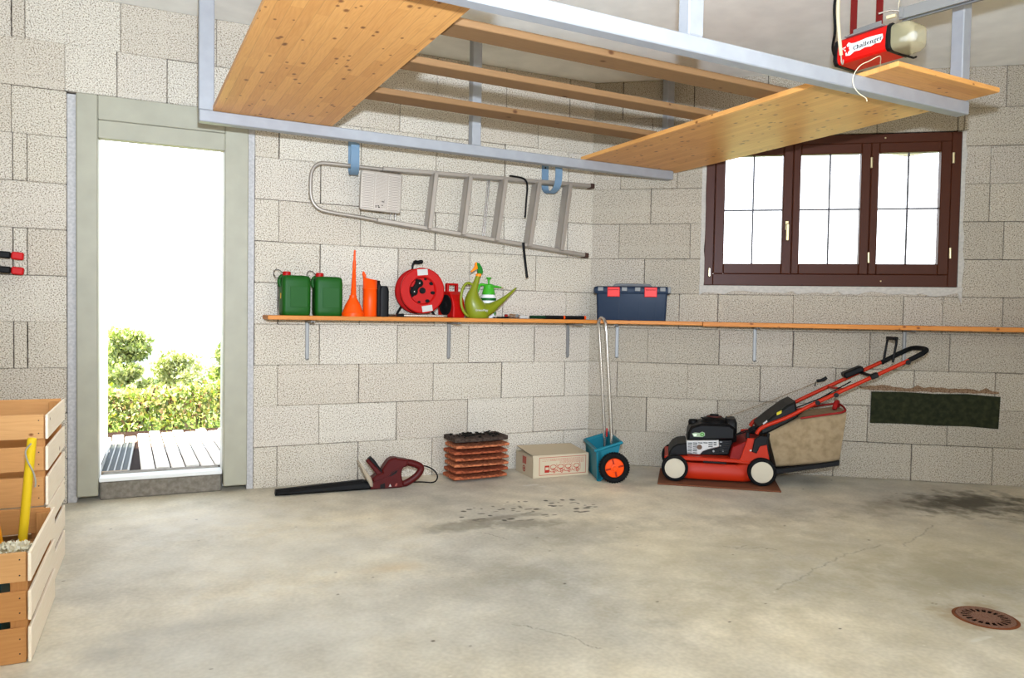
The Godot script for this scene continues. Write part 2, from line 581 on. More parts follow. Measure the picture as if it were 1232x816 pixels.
func make_materials() -> void:
	# rough light aggregate blocks with limewash
	var bn := noise(0.13, FastNoiseLite.TYPE_SIMPLEX_SMOOTH, 4, 21)
	var bt := ntex(bn, 512, ramp([[0.0, Color(0.3, 0.26, 0.21)], [0.2, Color(0.5, 0.45, 0.38)], [0.36, Color(0.74, 0.705, 0.64)], [0.6, Color(0.82, 0.785, 0.72)], [1.0, Color(0.9, 0.87, 0.815)]]))
	var bh := ntex(bn, 512, ramp([[0.0, Color(0, 0, 0)], [0.42, Color(0.85, 0.85, 0.85)], [1.0, Color(1, 1, 1)]]))
	M.blocks = []
	for c in [Color(1, 1, 1), Color(0.975, 0.97, 0.96), Color(0.985, 0.98, 0.98), Color(0.96, 0.95, 0.94)]:
		var m := mat(c, 0.95)
		m.albedo_texture = bt
		m.heightmap_enabled = true
		m.heightmap_texture = bh
		m.heightmap_scale = 0.35
		m.uv1_scale = Vector3(1.0 / 0.62, 1.0 / 0.62, 1)
		M.blocks.append(m)
	M.blocks_grey = []          # darker, greyer tints of the block colour for the window wall
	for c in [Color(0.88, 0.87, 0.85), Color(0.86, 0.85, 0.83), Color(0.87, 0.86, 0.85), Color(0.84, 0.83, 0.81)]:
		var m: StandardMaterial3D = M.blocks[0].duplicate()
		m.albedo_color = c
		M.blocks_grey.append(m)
	M.mortar = tripl(mat(Color(0.5, 0.47, 0.44), 0.95), 1.4)
	M.mortar.albedo_texture = ntex(noise(0.05, FastNoiseLite.TYPE_SIMPLEX_SMOOTH, 4, 2), 256, ramp([[0.2, Color(0.35, 0.34, 0.32)], [0.55, Color(0.8, 0.78, 0.75)], [1, Color(1, 1, 1)]]))
	var pn := ntex(noise(0.02, FastNoiseLite.TYPE_SIMPLEX_SMOOTH, 4, 33), 256, ramp([[0.0, Color(0.94, 0.94, 0.94)], [1, Color(1, 1, 1)]]))
	M.ceiling = tripl(mat(Color(0.98, 0.97, 0.935), 0.9), 0.8)
	M.ceiling.albedo_texture = pn
	M.plaster = tripl(mat(Color(0.77, 0.755, 0.74), 0.95), 3.0)
	M.plaster.albedo_texture = ntex(noise(0.06, FastNoiseLite.TYPE_SIMPLEX_SMOOTH, 4, 35), 256, ramp([[0.0, Color(0.85, 0.85, 0.85)], [1, Color(1, 1, 1)]]))
	M.lip = M.plaster.duplicate()
	M.lip.albedo_color = Color(0.76, 0.735, 0.69)
	M.side = tripl(mat(Color(0.82, 0.79, 0.74), 0.95), 1.5)
	M.side.albedo_texture = bt
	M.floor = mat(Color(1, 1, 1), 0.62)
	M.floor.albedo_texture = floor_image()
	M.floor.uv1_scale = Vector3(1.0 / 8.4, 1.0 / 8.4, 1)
	M.floor.heightmap_enabled = true
	M.floor.heightmap_texture = ntex(noise(0.02, FastNoiseLite.TYPE_SIMPLEX_SMOOTH, 5, 41), 512)
	M.floor.heightmap_scale = 0.25
	M.concrete = tripl(mat(Color(0.56, 0.53, 0.48), 0.9), 2.0)
	M.concrete.albedo_texture = ntex(noise(0.05, FastNoiseLite.TYPE_SIMPLEX_SMOOTH, 5, 43), 256, ramp([[0.0, Color(0.76, 0.75, 0.73)], [1, Color(1, 1, 1)]]))
	M.door_paint = tripl(mat(Color(0.66, 0.645, 0.57), 0.5), 1.0)
	M.door_paint.albedo_texture = pn
	M.white = mat(Color(0.9, 0.9, 0.88), 0.6)
	M.lead = mat(Color(0.3, 0.29, 0.3), 0.5, 0.4)
	M.brass = mat(Color(0.86, 0.8, 0.62), 0.3, 0.7)
	M.glass = mat(Color(0.95, 0.97, 0.97, 0.06), 0.05)
	M.glass.transparency = BaseMaterial3D.TRANSPARENCY_ALPHA
	M.steel = tripl(mat(Color(0.62, 0.625, 0.635), 0.5, 0.1), 2.0)
	M.steel.albedo_texture = pn
	M.galv = mat(Color(0.55, 0.545, 0.53), 0.5, 0.45)
	M.alu = mat(Color(0.64, 0.605, 0.56), 0.45, 0.55)
	M.chrome = mat(Color(0.8, 0.79, 0.77), 0.2, 0.9)
	M.black = mat(Color(0.045, 0.045, 0.047), 0.55)
	M.rubber = mat(Color(0.04, 0.04, 0.04), 0.8)
	var pine := wood_image(512, 1024, 0.046, Color(0.86, 0.63, 0.36), Color(0.68, 0.43, 0.2), 150, 3, 0.14)
	M.pine = wood(pine, Color(1.0, 1.0, 1.0), 1.024, 2.048, 0.42)
	var plain_w := wood_image(256, 1024, 0.0, Color(0.83, 0.67, 0.49), Color(0.68, 0.5, 0.33), 14, 8, 0.0)
	M.joist = wood(plain_w, Color(0.62, 0.59, 0.55), 0.512, 2.048, 0.75)
	M.crates = []
	for c in [Color(0.98, 0.9, 0.78), Color(0.92, 0.82, 0.68), Color(1.0, 0.95, 0.86)]:
		M.crates.append(wood(plain_w, c, 0.512, 2.048, 0.75))
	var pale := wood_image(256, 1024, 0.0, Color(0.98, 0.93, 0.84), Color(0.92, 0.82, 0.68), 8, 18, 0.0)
	M.crate_side = wood(pale, Color(1, 1, 1), 0.512, 2.048, 0.75)  # pale side boards, whitened further to paint in the strong side light
	M.window_wood = wood(plain_w, Color(0.33, 0.2, 0.14), 0.512, 2.048, 0.45)
	M.shelf = wood(pine, Color(0.92, 0.82, 0.7), 1.024, 2.048, 0.5)

func wall_box(st: SurfaceTool, x0: float, x1: float, y0: float, y1: float, z0: float, z1: float) -> void:
	if x1 - x0 > 0.001 and y1 - y0 > 0.001:
		box(st, Vector3(x1 - x0, y1 - y0, z1 - z0), at((x0 + x1) / 2, (y0 + y1) / 2, (z0 + z1) / 2))

# one course: joints sorted along the wall; a hole is [x0, x1, y0, y1]
func course(wall: Node3D, y0: float, y1: float, joints: Array, hole: Array, looks: Array) -> void:
	for i in joints.size() - 1:
		var x0: float = joints[i]
		var x1: float = joints[i + 1]
		var spans := [[x0, x1, y0, y1]]
		if hole.size() and x1 > hole[0] and x0 < hole[1] and y1 > hole[2] and y0 < hole[3]:
			spans = []
			if x0 < hole[0] - 0.015:
				spans.append([x0, hole[0], y0, y1])
			if x1 > hole[1] + 0.015:
				spans.append([hole[1], x1, y0, y1])
			if y1 > hole[3] + 0.02:
				spans.append([maxf(x0, hole[0]), minf(x1, hole[1]), hole[3], y1])
			if y0 < hole[2] - 0.02:
				spans.append([maxf(x0, hole[0]), minf(x1, hole[1]), y0, hole[2]])
		for s in spans:
			var gx := rng.randf_range(0.001, 0.006)
			var gy := rng.randf_range(0.0, 0.0035)
			var w: float = s[1] - s[0] - gx
			var h: float = s[3] - s[2] - gy
			if w < 0.02 or h < 0.015:
				continue
			var st := mb()
			box(st, Vector3(w, h, 0.05), Transform3D(), rng.randf_range(0.002, 0.005), 0, Vector2(rng.randf() * 5.0, rng.randf() * 5.0))
			var o := part("block", done(st), looks[rng.randi() % 4], wall)
			o.position = Vector3((s[0] + s[1]) / 2 + rng.randf_range(-0.001, 0.001), (s[2] + s[3]) / 2 + rng.randf_range(-0.001, 0.001), -0.025 + rng.randf_range(-0.0025, 0.0025))

func joints_from(a: float, b: float, first: float, step: float, extra: Array = []) -> Array:
	var out := [a]
	var x := first
	while x < b - 0.03:
		if x > a + 0.03:
			out.append(x)
		x += step
	for e in extra:
		out.append(e)
	out.append(b)
	out.sort()
	return out

func build_shell() -> void:
	# floor
	var st := mb()
	var c := [Vector2(-4.4, -0.28), Vector2(4.0, 7.8)]
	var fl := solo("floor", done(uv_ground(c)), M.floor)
	tag(fl, "worn grey concrete garage floor with stains", "floor", "", "structure")
	# ceiling
	var cl := solo("ceiling", cube(Vector3(8.6, 0.2, 8.4), Vector3(-0.2, H + 0.1, 3.6), 0.0), M.ceiling)
	tag(cl, "plain grey white concrete ceiling", "ceiling", "", "structure")
	# wall with the door
	st = mb()
	var dh := [-3.31, -2.339, 0.0, 2.245]
	for q in [[-4.3, dh[0], 0.0, H], [dh[1], 0.35, 0.0, H], [dh[0], dh[1], dh[3], H]]:
		wall_box(st, q[0], q[1], q[2], q[3], -0.3, -0.008)
	var wl := solo("wall_left", done(st), M.mortar)
	tag(wl, "whitewashed wall of rough concrete blocks with the door", "wall", "", "structure")
	for row in 12:
		var y0 := row * 0.25
		var y1 := y0 + 0.25 if row < 10 else H
		if row > 10:
			continue
		var jt := []
		var x := -0.2 if row % 2 == 0 else -0.45
		while x > (-2.34 if row < 9 else -2.3):
			jt.append(x)
			x -= 0.5
		var ex: Array
		if row == 9:
			ex = [-2.816, -3.07, -3.318, -3.82]
		elif row == 10:
			ex = [-2.556, -3.05, -3.5, -3.56, -4.0]
		elif row % 2 == 1:
			ex = [-3.494, -3.557, -4.05]
		else:
			ex = [-3.564 if row == 8 else -3.81]
		jt.append_array(ex)
		jt.append_array([0.02, -4.2])
		jt.sort()
		course(wl, y0, y1, jt, dh, M.blocks)
	# wall with the window
	st = mb()
	var wh := [0.79, 2.452, 1.305, 2.352]
	for q in [[-0.1, wh[0], 0.0, H], [wh[1], 4.2, 0.0, H], [wh[0], wh[1], 0.0, wh[2]], [wh[0], wh[1], wh[3], H]]:
		wall_box(st, q[0], q[1], q[2], q[3], -0.3, -0.008)
	var wr := solo("wall_right", done(st), M.mortar, Vector3.ZERO, -A)
	tag(wr, "whitewashed wall of rough concrete blocks with the window", "wall", "", "structure")
	for row in 12:
		var y0 := row * 0.25
		var y1 := y0 + 0.25 if row < 10 else H
		if row > 10:
			continue
		var jt: Array
		match row:
			4: jt = [-0.02, 0.637, 0.902, 1.41, 2.115, 2.36, 2.722, 3.2, 3.7, 4.2]
			5: jt = [-0.02, 0.385, 2.9, 3.4, 4.2]
			6: jt = [-0.02, 0.2, 0.7, 2.712, 3.2, 3.7, 4.2]
			7: jt = [-0.02, 0.42, 2.62, 3.1, 3.6, 4.2]
			8: jt = [-0.02, 0.2, 0.6, 2.617, 3.1, 3.6, 4.2]
			_: jt = joints_from(-0.02, 4.2, 0.206 if row % 2 == 0 else 0.42, 0.498)
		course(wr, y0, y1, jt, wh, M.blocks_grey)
	# walls behind and beside the photographer
	var e := wp(4.1, 0, 0)
	var sr := solo("wall_side", cube(Vector3(0.3, H, 3.1), Vector3(e.x + 0.1, H / 2, e.z + 1.35), 0.0), M.side)
	tag(sr, "plain block wall on the right side of the garage", "wall", "", "structure")
	var sl := solo("wall_far_left", cube(Vector3(0.3, H, 8.2), Vector3(-4.35, H / 2, 3.8), 0.0), M.side)
	tag(sl, "plain block wall on the left side of the garage", "wall", "", "structure")
	# garage door wall; its unseen opening is sized and placed to tune daylight inside
	st = mb()
	for q in [[-0.6, 2.4, 0.0, H], [7.1, 8.2, 0.0, H], [2.4, 7.1, 2.4, H]]:
		wall_box(st, q[0], q[1], q[2], q[3], -0.15, 0.15)
	var bw := solo("wall_back", done(st), M.side, Vector3(e.x + 0.2, 0, 5.25), PI + 0.065)
	tag(bw, "garage door wall behind the photographer with its wide opening", "wall", "", "structure")

func uv_ground(_c: Array) -> SurfaceTool:
	var st := mb()
	var x0 := -4.4; var x1 := 4.0; var z0 := -0.28; var z1 := 7.8
	# a round hole is left for the drain
	var hc := Vector2(-0.1, 3.02)
	var hs := 0.2
	var flat := func(a: Vector2, b: Vector2, c: Vector2, d: Vector2):
		var o := Vector2(4.4, 0.6)
		quad(st, Vector3(a.x, 0, a.y), Vector3(b.x, 0, b.y), Vector3(c.x, 0, c.y), Vector3(d.x, 0, d.y), a + o, b + o, c + o, d + o)
	for q in [[x0, x1, z0, hc.y - hs], [x0, x1, hc.y + hs, z1], [x0, hc.x - hs, hc.y - hs, hc.y + hs], [hc.x + hs, x1, hc.y - hs, hc.y + hs]]:
		flat.call(Vector2(q[0], q[3]), Vector2(q[1], q[3]), Vector2(q[1], q[2]), Vector2(q[0], q[2]))
	for k in 40:
		var w0 := TAU * k / 40
		var w1 := TAU * (k + 1) / 40
		var d0 := Vector2(cos(w0), -sin(w0))
		var d1 := Vector2(cos(w1), -sin(w1))
		var s0 := hs / maxf(absf(d0.x), absf(d0.y))
		var s1 := hs / maxf(absf(d1.x), absf(d1.y))
		flat.call(hc + d0 * s0, hc + d1 * s1, hc + d1 * 0.105, hc + d0 * 0.105)
	box(st, Vector3(x1 - x0, 0.12, z1 - z0), at((x0 + x1) / 2, -0.19, (z0 + z1) / 2))
	return st

func build_door() -> void:
	var d := thing("door_1", "open pedestrian door in a grey beige frame", "door", Vector3(-2.83, 0, 0))
	d.set_meta("kind", "structure")
	var o := Vector3(2.83, 0, 0)
	part("jamb", cube(Vector3(0.104, 2.21, 0.12), Vector3(-3.212, 1.14, -0.03) + o, 0.006), M.door_paint, d)
	part("jamb", cube(Vector3(0.132, 2.21, 0.12), Vector3(-2.443, 1.14, -0.03) + o, 0.006), M.door_paint, d)
	part("header", cube(Vector3(0.65, 0.1, 0.06), Vector3(-2.834, 2.06, -0.002) + o, 0.004), M.door_paint, d)
	part("header_board", cube(Vector3(0.65, 0.132, 0.12), Vector3(-2.834, 2.177, -0.028) + o, 0.004), M.door_paint, d)
	part("jamb_plaster", cube(Vector3(0.046, 2.24, 0.2), Vector3(-3.287, 1.12, -0.106) + o, 0.004), M.plaster, d)
	part("jamb_plaster", cube(Vector3(0.04, 2.24, 0.2), Vector3(-2.358, 1.12, -0.106) + o, 0.004), M.plaster, d)
	part("threshold", cube(Vector3(0.64, 0.105, 0.29), Vector3(-2.836, 0.0525, -0.16) + o, 0.008), M.concrete, d)
	part("sill_strip", cube(Vector3(0.644, 0.022, 0.1), Vector3(-2.836, 0.116, -0.05) + o, 0.003), M.white, d)
	part("reveal", cube(Vector3(0.12, 2.1, 0.2), Vector3(-3.225, 1.06, -0.195) + o, 0.002), M.white, d)
	part("reveal", cube(Vector3(0.13, 2.1, 0.2), Vector3(-2.442, 1.06, -0.195) + o, 0.002), M.white, d)
	part("reveal", cube(Vector3(0.65, 0.1, 0.2), Vector3(-2.834, 2.195, -0.195) + o, 0.002), M.white, d)
	part("leaf", cube(Vector3(0.045, 1.86, 0.62), Vector3(-3.19, 1.075, -0.62) + o, 0.003), M.white, d)

func build_window() -> void:
	var w := thing("window_1", "dark brown wooden window of three sashes", "window", Vector3.ZERO, -A)
	w.set_meta("kind", "structure")
	var fz := -0.02
	var fr := mb()
	var fy0 := 1.315; var fy1 := 2.345; var fx0 := 0.8; var fx1 := 2.44
	for q in [[fx0, fx0 + 0.062, fy0, fy1], [fx1 - 0.06, fx1, fy0, fy1]]:
		box(fr, Vector3(q[1] - q[0], q[3] - q[2], 0.09), at((q[0] + q[1]) / 2, (q[2] + q[3]) / 2, fz - 0.02), 0.004, 1)
	for q in [[fx0 + 0.062, fx1 - 0.06, fy0, fy0 + 0.082], [fx0 + 0.062, fx1 - 0.06, fy1 - 0.062, fy1]]:
		box(fr, Vector3(q[1] - q[0], q[3] - q[2], 0.09), at((q[0] + q[1]) / 2, (q[2] + q[3]) / 2, fz - 0.02), 0.004, 0)
	part("frame", done(fr), M.window_wood, w)
	var sash := [[0.864, 1.381, 0.931, 1.318], [1.383, 1.879, 1.432, 1.82], [1.881, 2.378, 1.931, 2.314]]
	for s in sash:
		var st := mb()
		var y0 := 1.396; var y1 := 2.284; var gy0 := 1.468; var gy1 := 2.217
		for q in [[s[0], s[2], y0, y1], [s[3], s[1], y0, y1]]:
			box(st, Vector3(q[1] - q[0], q[3] - q[2], 0.06), at((q[0] + q[1]) / 2, (q[2] + q[3]) / 2, fz + 0.005), 0.005, 1)
		for q in [[s[2], s[3], y0, gy0], [s[2], s[3], gy1, y1]]:
			box(st, Vector3(q[1] - q[0], q[3] - q[2], 0.056), at((q[0] + q[1]) / 2, (q[2] + q[3]) / 2, fz + 0.004), 0.005, 0)
		var sh := part("sash", done(st), M.window_wood, w)
		var mx: float = (s[2] + s[3]) / 2
		var my := (gy0 + gy1) / 2
		part("muntin", cube(Vector3(0.011, gy1 - gy0, 0.014), Vector3(mx, my, fz), 0.002), M.lead, sh)
		part("muntin", cube(Vector3(s[3] - s[2], 0.011, 0.014), Vector3(mx, my, fz), 0.002), M.lead, sh)
		for i in 2:
			for j in 2:
				var px: float = s[2] + (s[3] - s[2]) * (0.25 + 0.5 * i)
				var py := gy0 + (gy1 - gy0) * (0.25 + 0.5 * j)
				part("pane", cube(Vector3((s[3] - s[2]) / 2 - 0.008, (gy1 - gy0) / 2 - 0.008, 0.004), Vector3(px, py, fz), 0.0), M.glass, sh)
	var hd := mb()
	box(hd, Vector3(0.022, 0.062, 0.012), at(0, 0.03, 0.006), 0.003)
	lathe(hd, [Vector2(0, 0), Vector2(0.009, 0), Vector2(0.009, 0.03), Vector2(0, 0.03)], 12, turned(0, 0.035, 0.008, Vector3(PI / 2, 0, 0)))
	box(hd, Vector3(0.018, 0.115, 0.014), at(0, -0.02, 0.042), 0.004)
	part("handle", done(hd), M.brass, w).position = Vector3(1.348, 1.7, fz + 0.034)
	for q in [[1.881, 2.15], [1.881, 1.51], [2.386, 2.17], [2.386, 1.54]]:
		part("hinge", done(tube(mb(), [Vector3(0, -0.035, 0), Vector3(0, 0.035, 0)], 0.008, 8)), M.brass, w).position = Vector3(q[0], q[1], fz + 0.038)
	for q in [[1.966, 2.316], [1.966, 1.352]]:
		part("screw_cap", done(lathe(mb(), [Vector2(0.006, 0), Vector2(0.005, 0.003), Vector2(0, 0.004)], 10, turned(0, 0, 0, Vector3(PI / 2, 0, 0)))), M.brass, w).position = Vector3(q[0], q[1], fz + 0.026)
	part("catch", cube(Vector3(0.014, 0.06, 0.014), Vector3(0.838, 1.405, fz + 0.03), 0.004), M.brass, w)
	# ragged mortar left round the opening
	var lip := [Vector2(0.77, 1.314), Vector2(0.77, 1.24)]
	var x := 0.8
	while x < 2.46:
		lip.append(Vector2(x, 1.262 + rng.randf_range(-0.014, 0.018)))
		x += rng.randf_range(0.035, 0.08)
	lip.append_array([Vector2(2.47, 1.2), Vector2(2.475, 1.314)])
	var t := solo("trim_1", done(prism(mb(), lip, -0.03, 0.006, Transform3D(), 0.003)), M.lip, Vector3.ZERO, -A)
	tag(t, "ragged strip of pale mortar under the window frame", "trim", "", "structure")
	for q in [[2.442, 2.468, 2, "ragged mortar seam beside the right edge of the window frame"], [0.772, 0.798, 3, "ragged mortar seam beside the left edge of the window frame"]]:
		var e := [Vector2(q[0], 1.3), Vector2(q[1], 1.3)]
		var y := 1.38
		while y < 2.33:
			e.append(Vector2(q[1] + rng.randf_range(-0.006, 0.014), y))
			y += 0.09
		e.append_array([Vector2(q[1], 2.35), Vector2(q[0], 2.35)])
		t = solo("trim_%d" % q[2], done(prism(mb(), e, -0.03, 0.003, Transform3D(), 0.002)), M.lip, Vector3.ZERO, -A)
		tag(t, q[3], "trim", "", "structure")

func build_rack() -> void:
	var phi := 0.0452
	var rk := thing("ceiling_rack", "grey steel storage rack hung from the ceiling on square posts", "rack", Vector3(0, RACK, 0), phi)
	var ty := 0.06
	part("beam", cube(Vector3(3.09, ty, 0.06), Vector3(-1.145, 0.03, 0.385), 0.004), M.steel, rk)
	part("beam", cube(Vector3(3.13, ty, 0.06), Vector3(-1.11, 0.03, 2.43), 0.004), M.steel, rk)
	for q in [[-2.655, 0.385, 0.075], [-1.124, 0.385, 0.06], [0.366, 0.385, 0.06], [-2.64, 2.43, 0.06], [-1.192, 2.43, 0.07], [0.42, 2.43, 0.06]]:
		part("post", cube(Vector3(q[2], H - RACK - 0.06, 0.06), Vector3(q[0], 0.06 + (H - RACK - 0.06) / 2, q[1]), 0.004), M.steel, rk)
	var b := [["shelf_board", "wide knotty pine board lying across the rack above the door", Vector3(-2.314, 0.0735, 1.43), Vector3(0.622, 0.025, 2.12)],
		["shelf_board", "wide knotty pine board lying across the rack in front of the window", Vector3(0.062, 0.0735, 1.36), Vector3(0.805, 0.025, 1.99)]]
	for q in b:
		var o := solo(q[0], cube(q[3], Vector3.ZERO, 0.002), M.pine)
		o.transform = Transform3D(Basis(Vector3.UP, phi), Vector3.ZERO) * at(q[2].x, q[2].y + RACK, q[2].z)
		tag(o, q[1], "board")
	for q in [[1.99, 0.125, "rough wooden plank bridging the two rack boards, nearest the front beam"], [1.525, 0.115, "rough wooden plank bridging the two rack boards, middle of three"], [1.01, 0.14, "rough wooden plank bridging the two rack boards, nearest the block wall"]]:
		var o := solo("rack_plank", cube(Vector3(2.06, 0.03, q[1]), Vector3.ZERO, 0.003), M.joist)
		o.transform = Transform3D(Basis(Vector3.UP, phi), Vector3.ZERO) * at(-1.3, RACK + 0.1005, q[0])
		tag(o, q[2], "plank", "rough planks laid across the rack boards")
	var sb := thing("small_board", "short pine board with a batten lying on the front rack beam", "board")
	sb.transform = Transform3D(Basis(Vector3.UP, phi), Vector3.ZERO) * at(0.08, RACK + 0.061, 2.495)
	part("board", cube(Vector3(0.7, 0.022, 0.23), Vector3(0, 0.011, 0), 0.003), M.pine, sb)
	part("batten", cube(Vector3(0.66, 0.024, 0.022), Vector3(0.02, -0.0125, -0.107), 0.003), M.pine, sb)

func leaf_mesh(l: float, w: float) -> ArrayMesh:
	var st := mb()
	var a := Vector3(0, 0, 0); var b := Vector3(w / 2, l * 0.45, l * 0.08); var c := Vector3(0, l, -l * 0.1); var d := Vector3(-w / 2, l * 0.45, l * 0.08); var m := Vector3(0, l * 0.5, 0)
	tri(st, a, b, m); tri(st, b, c, m); tri(st, c, d, m); tri(st, d, a, m)
	return done(st).commit()

func leaves(called: String, spots: Array, size: float, cols: Array, parent: Node3D, m: Material) -> void:
	var mm := MultiMesh.new()
	mm.transform_format = MultiMesh.TRANSFORM_3D
	mm.use_colors = true
	mm.mesh = leaf_mesh(size, size * 0.62)
	mm.instance_count = spots.size()
	for i in spots.size():
		var bs := Basis.from_euler(Vector3(rng.randf_range(-1.9, 1.0), rng.randf() * TAU, rng.randf_range(-0.7, 0.7)))
		mm.set_instance_transform(i, Transform3D(bs.scaled(Vector3.ONE * rng.randf_range(0.6, 1.25)), spots[i]))
		var c: Color = cols[rng.randi() % cols.size()]
		mm.set_instance_color(i, c.lightened(rng.randf() * 0.18))
	var o := MultiMeshInstance3D.new()
	o.name = called
	o.multimesh = mm
	o.material_override = m
	o.set_meta("kind", "stuff")
	parent.add_child(o, true)

func tree(label: String, x: float, z: float, base: float, top: float, r: float, cols: Array, n: int, cone: float) -> void:
	var t := thing("tree", label, "tree", Vector3(x, base, z), 0.0, "trees beyond the hedge")
	var hh := top - base
	var st := mb()
	tube(st, curve([Vector3(0, 0, 0), Vector3(0.1, hh * 0.4, 0), Vector3(0, hh * 0.8, 0.1)], 4), 0.16, 8, false, [1.0, 0.95, 0.9, 0.85, 0.75, 0.65, 0.5, 0.35, 0.2])
	for k in 9:
		var an := k * 2.4
		var y := hh * (0.35 + 0.05 * k)
		tube(st, [Vector3(0, y, 0), Vector3(cos(an) * r * 0.35, y + r * 0.22, sin(an) * r * 0.35), Vector3(cos(an) * r * 0.75, y + r * 0.3, sin(an) * r * 0.75)], 0.05, 6, false, [1.0, 0.7, 0.35])
	part("trunk", done(st), M.bark, t)
	var spots := []
	var clumps := []
	for k in 44:
		var u := rng.randf()
		var rr := r * (0.85 - cone * u) * sqrt(rng.randf())
		var an := rng.randf() * TAU
		clumps.append([Vector3(cos(an) * rr, hh * 0.3 + hh * 0.68 * u, sin(an) * rr), r * rng.randf_range(0.22, 0.42)])
	for i in n:
		var c: Array = clumps[i % clumps.size()]
		var v: Vector3 = Vector3(rng.randfn(), rng.randfn(), rng.randfn()).normalized() * c[1] * pow(rng.randf(), 0.4)
		v.y *= 0.7
		spots.append(c[0] + v)
	leaves("foliage", spots, 0.3, cols, t, M.leaf)

func build_garden() -> void:
	M.leaf = mat(Color(1, 1, 1), 0.5)
	M.leaf.vertex_color_use_as_albedo = true
	M.leaf.backlight_enabled = true
	M.leaf.backlight = Color(0.5, 0.6, 0.15)
	M.bark = mat(Color(0.3, 0.24, 0.18), 0.9)
	M.paver = []
	for c in [Color(0.95, 0.9, 0.84), Color(0.98, 0.95, 0.9), Color(0.9, 0.84, 0.78)]:
		var m := tripl(mat(c, 0.9), 3.0)
		m.albedo_texture = M.ceiling.albedo_texture
		M.paver.append(m)
	var soil := mat(Color(0.15, 0.09, 0.06), 0.95)
	var pv := solo("paving", cube(Vector3(5.0, 0.2, 1.75), Vector3(-2.6, -0.02, -1.18), 0.0), soil)
	tag(pv, "paving of pale small blocks outside the open door", "paving", "", "structure")
	var sm := []
	for k in 3:
		sm.append(cube(Vector3(0.077, 0.05, 0.213), Vector3.ZERO, 0.006).commit())
	for i in range(-7, 12):
		for j in 8:
			var x := -2.91 + i * 0.086
			var z := -0.42 - j * 0.218 - (0.1 if posmod(i, 2) else 0.0)
			x += (z + 0.235) * 0.041
			if x < -3.02 + 0.03 and x > -3.2 and z > -1.5 and z < -0.2:
				continue
			if z < -1.86 + 0.25 * pow((x + 2.55), 2.0):
				continue
			var o := MeshInstance3D.new()
			o.name = "paver"
			o.mesh = sm[rng.randi() % 3]
			o.material_override = M.paver[rng.randi() % 3]
			pv.add_child(o, true)
			o.transform = Transform3D(Basis.from_euler(Vector3(rng.randf_range(-0.01, 0.01), 0.041, rng.randf_range(-0.012, 0.012))), Vector3(x, 0.07 + rng.randf_range(-0.002, 0.002), z))
	var gr := thing("drain_grate", "dark metal grate set in the paving outside the open door", "grate", Vector3(-3.1, 0.081, -0.9))
	part("frame", done(box(box(mb(), Vector3(0.012, 0.02, 1.14), at(-0.075, 0.01, 0), 0.002), Vector3(0.012, 0.02, 1.14), at(0.075, 0.01, 0), 0.002)), M.galv, gr)
	part("pan", cube(Vector3(0.14, 0.006, 1.12), Vector3(0, 0.004, 0), 0.0), mat(Color(0.22, 0.24, 0.24), 0.6), gr)
	for k in 3:
		part("bar", cube(Vector3(0.008, 0.016, 1.12), Vector3(-0.036 + 0.036 * k, 0.012, 0), 0.001), M.galv, gr)
	part("crossbar", cube(Vector3(0.15, 0.018, 0.03), Vector3(0, 0.011, 0.57), 0.002), mat(Color(0.6, 0.52, 0.42), 0.7), gr)
	var gd := solo("lawn", cube(Vector3(6.5, 0.2, 1.6), Vector3(-3.3, -0.07, -2.5), 0.0), mat(Color(0.42, 0.5, 0.2), 0.95))
	tag(gd, "strip of lawn between the paving and the hedge", "lawn", "", "structure")
	var spots := []
	for i in 2600:
		spots.append(Vector3(rng.randf_range(-3.8, -1.8), 0.03, rng.randf_range(-2.16, -1.72)))
	var gs := Node3D.new()
	gs.name = "grass"
	add_child(gs)
	tag(gs, "short yellow green grass along the foot of the hedge", "grass")
	leaves("blades", spots, 0.05, [Color(0.25, 0.33, 0.06), Color(0.36, 0.38, 0.1), Color(0.2, 0.28, 0.05)], gs, M.leaf)
	# hedge
	var hg := thing("hedge", "clipped leafy hedge with yellow green leaves beyond the paving", "hedge", Vector3(-2.7, 0.02, -2.5))
	var tw := mb()
	for i in 46:
		var p := Vector3(rng.randf_range(-1.3, 1.3), 0.0, rng.randf_range(-0.3, 0.3))
		var q := p + Vector3(rng.randf_range(-0.2, 0.2), rng.randf_range(0.25, 0.42), rng.randf_range(-0.05, 0.12))
		tube(tw, [p, p.lerp(q, 0.5) + Vector3(rng.randf_range(-0.05, 0.05), 0, 0.02), q], 0.007, 5)
	part("branches", done(tw), M.bark, hg)
	spots = []
	for i in 11000:
		var x := rng.randf_range(-1.4, 1.4)
		var top := 0.37 + 0.03 * x + 0.02 * sin(x * 7.0)
		var y := top * sqrt(rng.randf())
		var z := rng.randf_range(-0.4, 0.4)
		if rng.randf() < 0.65:
			z = 0.36 + rng.randf_range(-0.09, 0.07) - 0.1 * (y / top) * (y / top)
		spots.append(Vector3(x, y, z))
	leaves("foliage", spots, 0.05, [Color(0.2, 0.3, 0.03), Color(0.3, 0.4, 0.05), Color(0.42, 0.46, 0.08), Color(0.13, 0.2, 0.03), Color(0.5, 0.44, 0.12), Color(0.3, 0.16, 0.06)], hg, M.leaf)
	tree("tall feathery yellow green tree at the left beyond the hedge", -4.75, -46.0, -5.6, -0.45, 1.85, [Color(0.3, 0.36, 0.08), Color(0.42, 0.44, 0.13), Color(0.22, 0.29, 0.08)], 7000, 0.45)
	tree("low pale yellow green tree in the middle beyond the hedge", -2.0, -52.0, -7.0, -2.2, 2.1, [Color(0.36, 0.38, 0.12), Color(0.44, 0.44, 0.18), Color(0.3, 0.34, 0.1)], 4200, 0.3)
